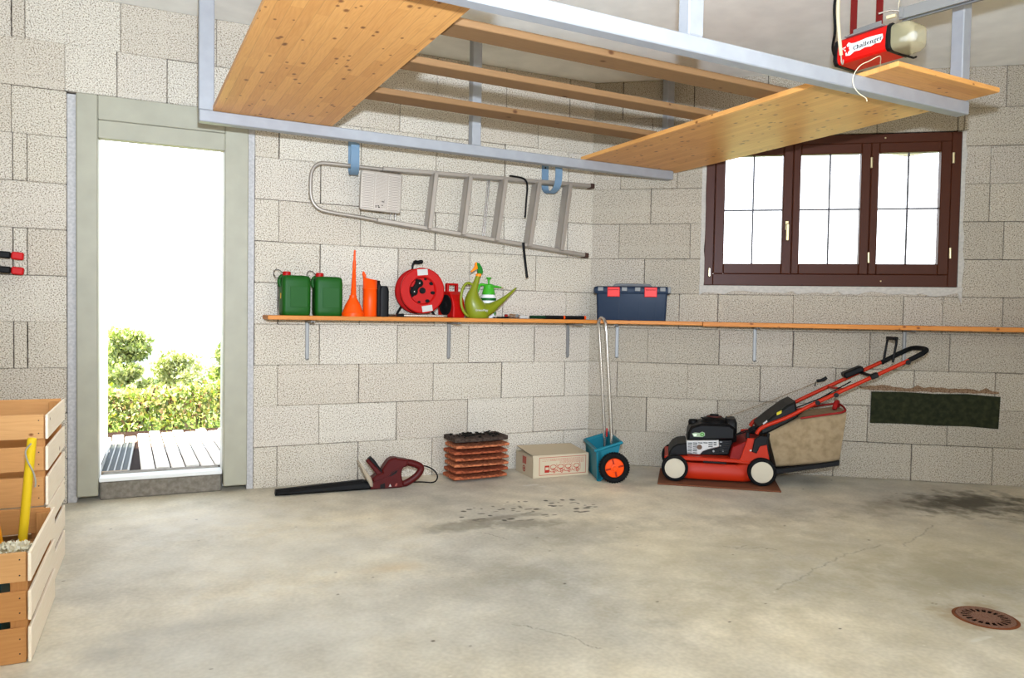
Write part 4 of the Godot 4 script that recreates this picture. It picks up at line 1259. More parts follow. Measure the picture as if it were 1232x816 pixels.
func build_ladder() -> void:
	var z := 0.12
	var t := thing("step_ladder", "aluminium step ladder with a perforated platform hung sideways on the wall", "ladder", Vector3(-1.06, 1.8, z))
	var o := Vector3(1.06, -1.8, 0)
	var a := func(x: float, y: float, dz := 0.0) -> Vector3: return Vector3(x, y, dz) + o
	part("hoop", done(tube(mb(), curve([a.call(-1.4, 1.972), a.call(-1.7, 1.975), a.call(-1.9, 1.978), a.call(-1.985, 1.97), a.call(-2.026, 1.92), a.call(-2.034, 1.83), a.call(-2.026, 1.755), a.call(-1.985, 1.703), a.call(-1.9, 1.683), a.call(-1.7, 1.665), a.call(-1.4, 1.625)], 6), 0.0115, 10)), M.alu, t)
	for q in [[-1.6, 1.974, -0.09, 2.0], [-1.63, 1.656, -0.125, 1.51]]:
		var v := Vector2(q[2] - q[0], q[3] - q[1])
		var rl := part("rail", done(box(mb(), Vector3(v.length(), 0.026, 0.06), Transform3D(Basis(Vector3(0, 0, 1), v.angle()), a.call((q[0] + q[2]) / 2, (q[1] + q[3]) / 2)), 0.004)), M.alu, t)
		part("foot", done(box(mb(), Vector3(0.035, 0.032, 0.066), Transform3D(Basis(Vector3(0, 0, 1), v.angle()), a.call(q[2], q[3])), 0.005)), mat(Color(0.25, 0.17, 0.14), 0.7), rl)
	for q in [[-1.256, 1.982, -1.297, 1.612], [-1.02, 1.984, -1.066, 1.588], [-0.768, 1.988, -0.826, 1.564], [-0.518, 1.99, -0.584, 1.54], [-0.278, 1.994, -0.338, 1.524]]:
		var v := Vector2(q[2] - q[0], q[3] - q[1])
		var xf := Transform3D(Basis(Vector3(0, 0, 1), v.angle()), a.call((q[0] + q[2]) / 2, (q[1] + q[3]) / 2))
		var stp := part("step", done(box(mb(), Vector3(v.length() - 0.012, 0.028, 0.1), xf * at(0, 0, 0.008), 0.003)), M.alu, t)
		for k in 4:
			part("tread_rib", done(box(mb(), Vector3(v.length() - 0.03, 0.003, 0.006), xf * at(0, -0.0145, -0.03 + k * 0.018), 0.001)), M.alu, stp)
		part("step_plug", done(box(mb(), Vector3(0.016, 0.03, 0.06), xf * at(v.length() * 0.5 - 0.016, 0, 0.0), 0.003)), mat(Color(0.3, 0.16, 0.12), 0.7), stp)
	for q in [[-1.49, 1.955, -1.51, 1.665, 0.007], [-1.515, 1.955, -1.54, 1.665, 0.006], [-0.865, 1.975, -0.9, 1.575, 0.005], [-0.877, 1.975, -0.913, 1.575, 0.005]]:
		part("rod", done(tube(mb(), [a.call(q[0], q[1], -0.005), a.call(q[2], q[3], -0.005)], q[4], 8)), M.chrome, t)
	# perforated platform of three panels
	var im := Image.create(96, 192, false, Image.FORMAT_RGB8)
	im.fill(Color(0.74, 0.7, 0.65))
	for y in range(4, 190, 6):
		for x in range(4 + (3 if (y / 6) % 2 else 0), 94, 6):
			im.fill_rect(Rect2i(x, y, 3, 3), Color(0.3, 0.27, 0.25))
	var r := RandomNumberGenerator.new()
	r.seed = 5
	for k in 9:          # dried paint
		im.fill_rect(Rect2i(r.randi_range(4, 80), r.randi_range(130, 180), r.randi_range(3, 14), r.randi_range(2, 6)), Color(0.1, 0.06, 0.05))
	var pm := mat(Color(1, 1, 1), 0.4, 0.35)
	pm.albedo_texture = ImageTexture.create_from_image(im)
	var tray := Transform3D(Basis(Vector3(0, 0, 1), -0.035), a.call(-1.617, 1.825, 0.05))
	var pl := part("platform", done(prism(mb(), rounded(0.262, 0.245, 0.018), -0.008, 0.008, tray, 0.004)), M.alu, t)
	for k in 3:
		var u0 := 0.0 if k == 1 else 0.0
		var vm := 1.0 if k == 1 else 0.66
		var w := 0.074
		var st := mb()
		var x0 := -0.124 + k * 0.083 + 0.002
		var c := [tray * Vector3(x0, -0.108, 0.0095), tray * Vector3(x0 + w, -0.108, 0.0095), tray * Vector3(x0 + w, 0.108, 0.0095), tray * Vector3(x0, 0.108, 0.0095)]
		quad(st, c[0], c[1], c[2], c[3], Vector2(u0, vm), Vector2(1, vm), Vector2(1, 0), Vector2(u0, 0))
		box(st, Vector3(w, 0.216, 0.002), tray * at(x0 + w / 2, 0, 0.0082), 0.0)
		part("perforated_panel", done(st), pm, pl)
	# strap
	t = thing("rubber_strap", "black rubber strap hanging over the ladder rails", "strap", Vector3(-0.61, 1.3, 0.15))
	var so := Vector3(0.61, -1.3, -0.15)
	part("upper_tail", done(sweep(mb(), curve([Vector3(-0.74, 2.006, 0.168) + so, Vector3(-0.655, 2.003, 0.158) + so, Vector3(-0.622, 1.985, 0.165) + so, Vector3(-0.612, 1.94, 0.17) + so, Vector3(-0.618, 1.85, 0.17) + so, Vector3(-0.622, 1.76, 0.168) + so, Vector3(-0.624, 1.738, 0.168) + so], 5), ring2(0.013, 10, 0.006))), M.black, t)
	part("lower_tail", done(sweep(mb(), curve([Vector3(-0.628, 1.57, 0.157) + so, Vector3(-0.622, 1.5, 0.16) + so, Vector3(-0.608, 1.4, 0.162) + so, Vector3(-0.598, 1.332, 0.163) + so], 5), ring2(0.011, 10, 0.006))), M.black, t)
	# hooks
	var blue := mat(Color(0.43, 0.53, 0.61), 0.5)
	for q in [[-1.757, -0.03, "blue painted steel hook holding the left end of the step ladder"], [-0.393, 0.0, "blue painted steel hook holding the right end of the step ladder"]]:
		t = thing("ladder_hook", q[2], "hook", Vector3(q[0], 1.94, 0.0), 0.0, "blue ladder hooks")
		var path := curve([Vector3(0, 0.24, 0.004), Vector3(0, 0.1, 0.004), Vector3(0.0, 0.03, 0.01), Vector3(q[1] * 0.25, -0.005, 0.06), Vector3(q[1] * 0.5, -0.008, 0.12), Vector3(q[1] * 0.8, 0.02, 0.18), Vector3(q[1], 0.075, 0.205), Vector3(q[1], 0.16, 0.205)], 6)
		var outl := [Vector2(-0.025, -0.003), Vector2(0.025, -0.003), Vector2(0.025, 0.003), Vector2(-0.025, 0.003)]
		var band := mb()
		for i in path.size() - 1:           # flat band keeps its width along the wall
			var p0: Vector3 = path[i]
			var p1: Vector3 = path[i + 1]
			var d: Vector3 = (p1 - p0).normalized()
			var n := Vector3(1, 0, 0).cross(d).normalized() * 0.003
			var e := Vector3(0.026, 0, 0)
			quad(band, p0 - e + n, p0 + e + n, p1 + e + n, p1 - e + n, Vector2.ZERO, Vector2.ZERO, Vector2.ZERO, Vector2.ZERO, 1)
			quad(band, p0 + e - n, p0 - e - n, p1 - e - n, p1 + e - n, Vector2.ZERO, Vector2.ZERO, Vector2.ZERO, Vector2.ZERO, 2)
			quad(band, p0 + e + n, p0 + e - n, p1 + e - n, p1 + e + n)
			quad(band, p0 - e - n, p0 - e + n, p1 - e + n, p1 - e - n)
		part("band", done(band), blue, t)
		part("round_end", done(lathe_hard(mb(), [Vector2(0.026, -0.003), Vector2(0.026, 0.003), Vector2(0, 0.003)], 18, turned(0, 0.24, 0.004, Vector3(PI / 2, 0, 0)))), blue, t)
		for y in [0.18, 0.235]:
			part("screw", done(lathe(mb(), [Vector2(0.007, 0.003), Vector2(0.005, 0.006), Vector2(0, 0.007)], 10, turned(0, y, 0.004, Vector3(PI / 2, 0, 0)))), M.black, t)

func build_floor_things() -> void:
	# hedge trimmer, drawn in its own plane; x to the right, y up
	M.maroon = mat(Color(0.3, 0.055, 0.05), 0.45)
	var t := thing("hedge_trimmer", "dark red electric hedge trimmer with a black blade sheath lying along the wall", "hedge trimmer", Vector3(-1.705, 0.0, 0.238), -0.06)
	var q := func(x: float, y: float) -> Vector2: return Vector2((x - 205.0) * 0.000494, (489.0 - y) * 0.000512 + (x - 205.0) * -0.00003)
	var body := [q.call(237, 484), q.call(420, 474), q.call(640, 458), q.call(668, 430), q.call(640, 360), q.call(628, 300), q.call(640, 238), q.call(662, 215), q.call(700, 205), q.call(716, 125), q.call(600, 110), q.call(560, 98), q.call(510, 105), q.call(460, 135), q.call(420, 190), q.call(385, 245), q.call(395, 292), q.call(325, 300), q.call(258, 352), q.call(282, 392), q.call(243, 430)]
	var bd := part("body", done(prism(mb(), body, -0.04, 0.04, Transform3D(), 0.009)), M.maroon, t)
	var lp := []
	for w in [[690, 165], [760, 172], [840, 195], [890, 222], [893, 262], [850, 325], [770, 385], [690, 425], [640, 435]]:
		var v: Vector2 = q.call(w[0], w[1])
		lp.append(Vector3(v.x, v.y, 0))
	part("rear_handle", done(sweep(mb(), curve(lp, 5), ring2(0.02, 12, 0.022), false, [])), M.maroon, t)
	var fh := [q.call(190, 148), q.call(222, 118), q.call(400, 292), q.call(440, 345), q.call(380, 370), q.call(318, 300)]
	part("front_handle", done(prism(mb(), fh, -0.012, 0.03, Transform3D(), 0.006)), M.maroon, t)
	part("grip", done(prism(mb(), [q.call(218, 120), q.call(252, 92), q.call(300, 135), q.call(408, 285), q.call(388, 300), q.call(300, 200)], -0.014, 0.026, Transform3D(), 0.004)), M.black, t)
	var gd := mat(Color(0.75, 0.68, 0.58, 0.55), 0.4)
	gd.transparency = BaseMaterial3D.TRANSPARENCY_ALPHA
	part("guard", done(prism(mb(), [q.call(100, 165), q.call(118, 162), q.call(185, 255), q.call(245, 330), q.call(272, 400), q.call(268, 445), q.call(235, 440), q.call(190, 350)], -0.05, 0.05, Transform3D(), 0.003)), gd, t)
	part("seam", done(sweep(mb(), [Vector3(0.03, 0.045, 0.041), Vector3(0.12, 0.075, 0.041), Vector3(0.2, 0.13, 0.041)], ring2(0.003, 6))), M.maroon, bd)
	part("dark_label", done(prism(mb(), [q.call(470, 320), q.call(500, 272), q.call(580, 232), q.call(566, 280), q.call(500, 318)], 0.0395, 0.0415)), M.black, bd)
	part("dark_label", done(prism(mb(), [q.call(360, 420), q.call(420, 400), q.call(424, 462), q.call(362, 468)], 0.0395, 0.0415)), M.black, bd)
	part("warning_mark", done(prism(mb(), [q.call(470, 446), q.call(486, 412), q.call(502, 446)], 0.0395, 0.0412)), M.label, bd)
	part("warning_mark", done(prism(mb(), [q.call(545, 440), q.call(555, 408), q.call(578, 404), q.call(572, 440)], 0.0395, 0.0412)), mat(Color(0.6, 0.3, 0.26), 0.5), bd)
	part("sheath", done(prism(mb(), [Vector2(-0.535, 0.004), Vector2(-0.532, 0.03), Vector2(-0.1, 0.052), Vector2(-0.02, 0.056), Vector2(0.02, 0.045), Vector2(0.025, 0.004)], -0.045, 0.045, Transform3D(), 0.012)), M.black, t)
	part("sheath_ridge", done(box(mb(), Vector3(0.5, 0.012, 0.02), turned(-0.28, 0.042, 0.02, Vector3(0, 0, 0.045)), 0.004)), M.rubber, t)
	var cd := []
	for w in [[920, 205], [1000, 225], [1075, 270], [1115, 330], [1100, 390], [1040, 415], [900, 408], [760, 412], [690, 425]]:
		var v: Vector2 = q.call(w[0], w[1])
		cd.append(Vector3(v.x, maxf(v.y, 0.006), 0.0))
	part("cord", done(tube(mb(), curve(cd, 6), 0.0045, 8)), M.rubber, t)
	# stack of roof tiles
	M.clay = []
	var ct := ntex(noise(0.03, FastNoiseLite.TYPE_SIMPLEX_SMOOTH, 5, 61), 256, ramp([[0.0, Color(0.5, 0.42, 0.4)], [0.5, Color(0.9, 0.86, 0.84)], [1, Color(1, 1, 1)]]))
	for c in [Color(0.76, 0.44, 0.29), Color(0.7, 0.38, 0.25), Color(0.8, 0.5, 0.34)]:
		var m := tripl(mat(c, 0.9), 4.0, false)
		m.albedo_texture = ct
		M.clay.append(m)
	var mossy := tripl(mat(Color(0.3, 0.26, 0.23), 0.95), 5.0, false)
	mossy.albedo_texture = ct
	var which := ["bottom tile of the stack, orange clay", "second clay tile from the bottom of the stack", "third clay tile from the bottom of the stack", "fourth clay tile from the bottom of the stack", "fifth clay tile from the bottom of the stack", "weathered clay tile just under the dark top tile", "dark weathered roof tile lying on top of the clay tile stack"]
	for k in 7:
		var w := 0.375
		var d := 0.2
		var m: Material = mossy if k == 6 else M.clay[k % 3]
		var tl := thing("roof_tile", which[k], "roof tile", Vector3(-0.965 + rng.randf_range(-0.008, 0.008), 0.0135 + k * 0.0402, 0.2 + rng.randf_range(-0.008, 0.008)), 0.02 + rng.randf_range(-0.04, 0.04), "stacked roof tiles")
		# profile along x: a raised interlocking edge at each side, shallow ribs between
		var th := 0.034 if k == 6 else 0.024
		var top := [Vector2(-w / 2, 0.008), Vector2(-w / 2, th), Vector2(-w / 2 + 0.02, th + 0.003), Vector2(-w / 2 + 0.045, th + 0.002), Vector2(-w / 2 + 0.06, th - 0.004)]
		for i in 5:
			var x := -0.11 + i * 0.052
			top.append_array([Vector2(x, th - 0.006), Vector2(x + 0.014, th - 0.001), Vector2(x + 0.028, th - 0.006)])
		top.append_array([Vector2(w / 2 - 0.05, th - 0.004), Vector2(w / 2 - 0.03, th + 0.002), Vector2(w / 2 - 0.004, th + 0.003), Vector2(w / 2, th), Vector2(w / 2, 0.01), Vector2(w / 2 - 0.06, 0.007), Vector2(-w / 2 + 0.06, 0.006)])
		part("body", done(prism(mb(), top, -d / 2, d / 2, Transform3D(), 0.003)), m, tl)
		for sx in [-1.0, 1.0]:
			part("lug", done(box(mb(), Vector3(0.05, 0.026, 0.05), at(sx * 0.12, 0.0, -0.04), 0.003)), m, tl)
		if k == 6:
			var ms := mb()
			for i in 60:
				var p := Vector3(rng.randf_range(-0.17, 0.17), 0.034 + rng.randf() * 0.008, rng.randf_range(-0.09, 0.09))
				box(ms, Vector3(rng.randf_range(0.008, 0.022), rng.randf_range(0.004, 0.009), rng.randf_range(0.008, 0.02)), turned(p.x, p.y, p.z, Vector3(0, rng.randf() * 3.0, 0)), 0.003)
			part("moss", done(ms), mat(Color(0.1, 0.09, 0.07), 1.0), tl)
	# cardboard box
	t = thing("cardboard_box", "low cardboard box with red printing and a loose lid", "box", Vector3(-0.403, 0.001, 0.205), -0.035)
	var kraft := mat(Color(0.76, 0.7, 0.59), 0.85)
	var bw := 0.42
	var bdp := 0.28
	var bh := 0.148
	var im := Image.create(420, 150, false, Image.FORMAT_RGB8)
	im.fill(Color(0.76, 0.7, 0.59))
	var ink := Color(0.66, 0.16, 0.12)
	for r4 in [Rect2i(48, 14, 350, 3), Rect2i(48, 132, 350, 3), Rect2i(48, 14, 3, 121), Rect2i(395, 14, 3, 121)]:
		im.fill_rect(r4, ink)
	for j in 6:
		var x := 70 + (j % 2) * 60 if j < 3 else 200
		while x < 380:
			var l := rng.randi_range(4, 14)
			im.fill_rect(Rect2i(x, 26 + j * 6, mini(l, 380 - x), 2), ink.lightened(0.15))
			x += l + 4
	var ringd := func(cx: float, cy: float, rx: float, ry: float, th: float, a0: float, a1: float):
		for s in 300:
			var an := lerpf(a0, a1, s / 300.0)
			im.fill_rect(Rect2i(int(cx + cos(an) * rx), int(cy + sin(an) * ry), int(th), int(th)), ink)
	im.fill_rect(Rect2i(88, 70, 34, 48), ink)
	im.fill_rect(Rect2i(94, 82, 24, 18), Color(0.76, 0.7, 0.59))
	for c in [[150, 0.0], [206, 0.6], [262, 1.2], [325, 2.0]]:
		ringd.call(c[0], 80.0, 22.0, 13.0, 3.0, 0.0, TAU)
		ringd.call(c[0] - 6, 96.0, 26.0, 18.0, 3.0, 0.3, 2.9)
		ringd.call(c[0] + 8, 108.0, 8.0, 14.0, 3.0, 0.0, TAU)
		im.fill_rect(Rect2i(c[0] - 14, 98, 22, 4), ink)
		ringd.call(c[0] + 24, 88.0, 6.0, 26.0, 2.0, -1.6, 1.6)
	var pr := mat(Color(1, 1, 1), 0.85)
	pr.albedo_texture = ImageTexture.create_from_image(im)
	var fs := mb()
	box(fs, Vector3(bw, bh, 0.004), at(0, bh / 2, bdp / 2 - 0.0022), 0.0)
	part("front_panel", done(fs), kraft, t)
	fs = mb()
	quad(fs, Vector3(-bw / 2, 0, bdp / 2), Vector3(bw / 2, 0, bdp / 2), Vector3(bw / 2, bh, bdp / 2), Vector3(-bw / 2, bh, bdp / 2), Vector2(0, 1), Vector2(1, 1), Vector2(1, 0), Vector2(0, 0))
	part("front_print", done(fs), pr, t)
	part("back_panel", cube(Vector3(bw, bh, 0.004), Vector3(0, bh / 2, -bdp / 2 + 0.002), 0.0), kraft, t)
	var sp := part("side_panel", cube(Vector3(0.004, bh - 0.012, bdp), Vector3(-bw / 2 + 0.002, bh / 2 - 0.006, 0), 0.0), kraft, t)
	var pk := mat(ink, 0.85)
	for k in 4:
		part("side_print", cube(Vector3(0.0006, 0.05, 0.01), Vector3(-bw / 2 - 0.0002, 0.1, -0.02 + k * 0.016), 0.0), pk, sp)
	part("side_print", done(lathe_hard(mb(), [Vector2(0.016, 0), Vector2(0.022, 0), Vector2(0.022, 0.0006), Vector2(0.016, 0.0006)], 20, turned(-bw / 2 - 0.0004, 0.042, 0.0, Vector3(0, 0, PI / 2)))), pk, sp)
	part("side_print", done(lathe_hard(mb(), [Vector2(0.009, 0.0006), Vector2(0, 0.0006)], 14, turned(-bw / 2 - 0.0002, 0.042, 0.0, Vector3(0, 0, PI / 2)))), pk, sp)
	part("side_panel", cube(Vector3(0.004, bh, bdp), Vector3(bw / 2 - 0.002, bh / 2, 0), 0.0), kraft, t)
	part("bottom", cube(Vector3(bw - 0.01, 0.004, bdp - 0.01), Vector3(0, 0.003, 0), 0.0), kraft, t)
	part("inner_flap", done(box(mb(), Vector3(0.13, 0.003, bdp - 0.02), turned(-0.145, 0.138, 0, Vector3(0, 0, -0.03)), 0.0)), kraft, t)
	part("lid_flap", done(box(mb(), Vector3(bw - 0.002, 0.004, bdp * 0.98), turned(0.004, bh + 0.009, -0.004, Vector3(0.09, 0, -0.012)), 0.0)), kraft, t)
	# spreader
	t = thing("lawn_spreader", "turquoise wheeled lawn spreader with orange wheel and tall steel handle", "spreader", Vector3(-0.183, 0.0, 0.655), -0.354)
	var teal := mat(Color(0.05, 0.42, 0.48), 0.45)
	var prof := [Vector2(-0.11, 0.205), Vector2(0.046, 0.252), Vector2(0.036, 0.195), Vector2(-0.01, 0.06), Vector2(-0.07, 0.012), Vector2(-0.1, 0.01)]
	part("end_wall", done(prism(mb(), prof, -0.066, -0.06, Transform3D(), 0.001)), teal, t)
	part("end_wall", done(prism(mb(), prof, -0.45, -0.444, Transform3D(), 0.001)), teal, t)
	for e in [[0, 5], [1, 2], [2, 3], [3, 4], [4, 5]]:
		var p0: Vector2 = prof[e[0]]
		var p1: Vector2 = prof[e[1]]
		var v := p1 - p0
		part("side_wall" if e[0] < 3 else "bottom", done(box(mb(), Vector3(v.length() + 0.003, 0.005, 0.384), Transform3D(Basis(Vector3(0, 0, 1), v.angle()), Vector3((p0.x + p1.x) / 2, (p0.y + p1.y) / 2, -0.255)), 0.001)), teal, t)
	var rim := []
	for w in [[-0.116, 0.206, -0.05], [0.052, 0.257, -0.05], [0.052, 0.257, -0.46], [-0.116, 0.206, -0.46]]:
		rim.append(Vector3(w[0], w[1], w[2]))
	var rst := mb()
	for k in 4:
		tube(rst, [rim[k], rim[(k + 1) % 4]], 0.011, 8)
	part("rim", done(rst), teal, t)
	part("inner_ledge", done(box(mb(), Vector3(0.012, 0.016, 0.38), at(-0.09, 0.19, -0.255), 0.003)), teal, t)
	for z in [-0.02, -0.49]:
		var wh := part("wheel", done(lathe(mb(), [Vector2(0.062, -0.02), Vector2(0.09, -0.021), Vector2(0.0975, -0.014), Vector2(0.0985, 0.0), Vector2(0.0975, 0.014), Vector2(0.09, 0.021), Vector2(0.066, 0.02), Vector2(0.062, 0.012)], 44, turned(0, 0.1, z, Vector3(PI / 2, 0, 0)))), M.rubber, t)
		var tr := mb()
		for k in 36:
			var an := TAU * k / 36
			for s in [-1.0, 1.0]:
				box(tr, Vector3(0.006, 0.006, 0.018), turned(cos(an + s * 0.04) * 0.0975, 0.1 + sin(an + s * 0.04) * 0.0975, z + s * 0.01, Vector3(0, 0, an)), 0.001)
		part("tread", done(tr), M.rubber, wh)
		part("hub", done(lathe_hard(mb(), [Vector2(0.0645, 0.01), Vector2(0.06, 0.013), Vector2(0.056, 0.009), Vector2(0.026, 0.012), Vector2(0.024, 0.02), Vector2(0.014, 0.022), Vector2(0.012, 0.028), Vector2(0, 0.028)], 36, turned(0, 0.1, z, Vector3(PI / 2, 0, 0)))), M.orange, wh)
		var sk := mb()
		for k in 4:
			var an := TAU * k / 4 + 0.25
			box(sk, Vector3(0.036, 0.011, 0.006), turned(cos(an) * 0.041, 0.1 + sin(an) * 0.041, z + 0.0115, Vector3(0, 0, an)), 0.001)
		part("spoke_slot", done(sk), mat(Color(0.6, 0.14, 0.04), 0.6), wh)
	part("axle", done(tube(mb(), [Vector3(0, 0.1, -0.01), Vector3(0, 0.1, -0.5)], 0.006, 8)), M.galv, t)
	part("foot", cube(Vector3(0.03, 0.2, 0.03), Vector3(-0.088, 0.1, -0.075), 0.004), teal, t)
	part("handle", done(tube(mb(), curve([Vector3(0.012, 0.12, -0.15), Vector3(0.006, 0.3, -0.152), Vector3(-0.03, 0.8, -0.15), Vector3(-0.045, 1.0, -0.152), Vector3(-0.049, 1.045, -0.17), Vector3(-0.051, 1.068, -0.22), Vector3(-0.051, 1.07, -0.3), Vector3(-0.05, 1.05, -0.36), Vector3(-0.046, 1.0, -0.38), Vector3(-0.03, 0.8, -0.385), Vector3(0.006, 0.3, -0.385), Vector3(0.012, 0.12, -0.385)], 6), 0.0105, 10)), M.chrome, t)
	part("red_lever", cube(Vector3(0.01, 0.06, 0.008), Vector3(0.0, 0.29, -0.27), 0.002), M.cap_red, t)
	# floor drain
	t = thing("floor_drain", "round rusty cast iron drain grate in the concrete floor", "drain", Vector3(-0.1, 0.0, 3.02), 0.2)
	var rust := tripl(mat(Color(0.55, 0.43, 0.36), 0.8), 14.0, false)
	rust.albedo_texture = ntex(noise(0.05, FastNoiseLite.TYPE_SIMPLEX_SMOOTH, 4, 77), 256, ramp([[0.0, Color(0.6, 0.5, 0.45)], [0.6, Color(0.95, 0.9, 0.88)], [1, Color(1, 1, 1)]]))
	var rr := 0.1
	part("rim", done(lathe_hard(mb(), [Vector2(rr + 0.008, 0.0005), Vector2(rr + 0.004, 0.003), Vector2(rr - 0.002, 0.003), Vector2(rr - 0.003, 0.0008)], 56)), tripl(mat(Color(0.45, 0.25, 0.14), 0.85), 9.0, false), t)
	part("dark_pit", done(lathe_hard(mb(), [Vector2(rr + 0.004, -0.002), Vector2(rr + 0.002, -0.1), Vector2(0, -0.1)], 40)), M.rubber, t)
	var gr := part("grate", done(lathe_hard(mb(), [Vector2(rr - 0.004, 0.0008), Vector2(rr - 0.005, 0.0045), Vector2(rr - 0.02, 0.0045), Vector2(rr - 0.021, 0.0008)], 56)), rust, t)
	part("hub", done(lathe_hard(mb(), [Vector2(0.05, 0.0008), Vector2(0.048, 0.0045), Vector2(0.026, 0.005), Vector2(0.024, 0.0035), Vector2(0.012, 0.0035), Vector2(0.01, 0.005), Vector2(0, 0.005)], 40)), rust, gr)
	for k in 20:
		var an := TAU * k / 20
		var s2 := mb()
		prism(s2, [Vector2(0.047, -0.0022), Vector2(rr - 0.019, -0.0042), Vector2(rr - 0.019, 0.0042), Vector2(0.047, 0.0022)], 0.0026, 0.0045, Transform3D(Basis(Vector3.UP, an) * Basis(Vector3(1, 0, 0), -PI / 2), Vector3.ZERO))
		part("spoke", done(s2), rust, gr)
	# green mat glued to the wall
	var mp := [Vector2(-0.398, 0.112), Vector2(-0.2, 0.116), Vector2(0.0, 0.11), Vector2(0.2, 0.116), Vector2(0.398, 0.104), Vector2(0.392, -0.11), Vector2(0.2, -0.1), Vector2(0.0, -0.104), Vector2(-0.2, -0.1), Vector2(-0.4, -0.104)]
	var felt := tripl(mat(Color(0.19, 0.205, 0.12), 0.95), 2.0, false)
	felt.albedo_texture = ntex(noise(0.04, FastNoiseLite.TYPE_SIMPLEX_SMOOTH, 5, 91), 256, ramp([[0.0, Color(0.6, 0.6, 0.6)], [1, Color(1, 1, 1)]]))
	felt.rim_enabled = true
	felt.rim = 0.3
	t = solo("green_mat", done(prism(mb(), mp, 0.001, 0.009, Transform3D(), 0.002)), felt, wp(2.327, 0.488, 0.0035), -A)
	tag(t, "dark green felt mat fixed to the block wall right of the mower", "mat")
	var gp := []
	for i in 24:
		gp.append(Vector2(-0.46 + i * 0.038, 0.15 + rng.randf_range(-0.008, 0.02) - 0.012 * absf(i - 12.0) / 12.0))
	for i in 24:
		gp.append(Vector2(0.42 - i * 0.037, 0.121 + rng.randf_range(-0.003, 0.004)))
	var grit := tripl(mat(Color(0.56, 0.47, 0.37), 0.95), 9.0, false)
	grit.albedo_texture = ct
	var gl := solo("dirt_line", done(prism(mb(), gp, 0.0002, 0.003)), grit, wp(2.3, 0.488, 0.003), -A)  # brown dirt smear on the blocks, modelled as a thin gritty strip
	tag(gl, "ragged brown line of dirt on the wall above the green mat", "dirt line")

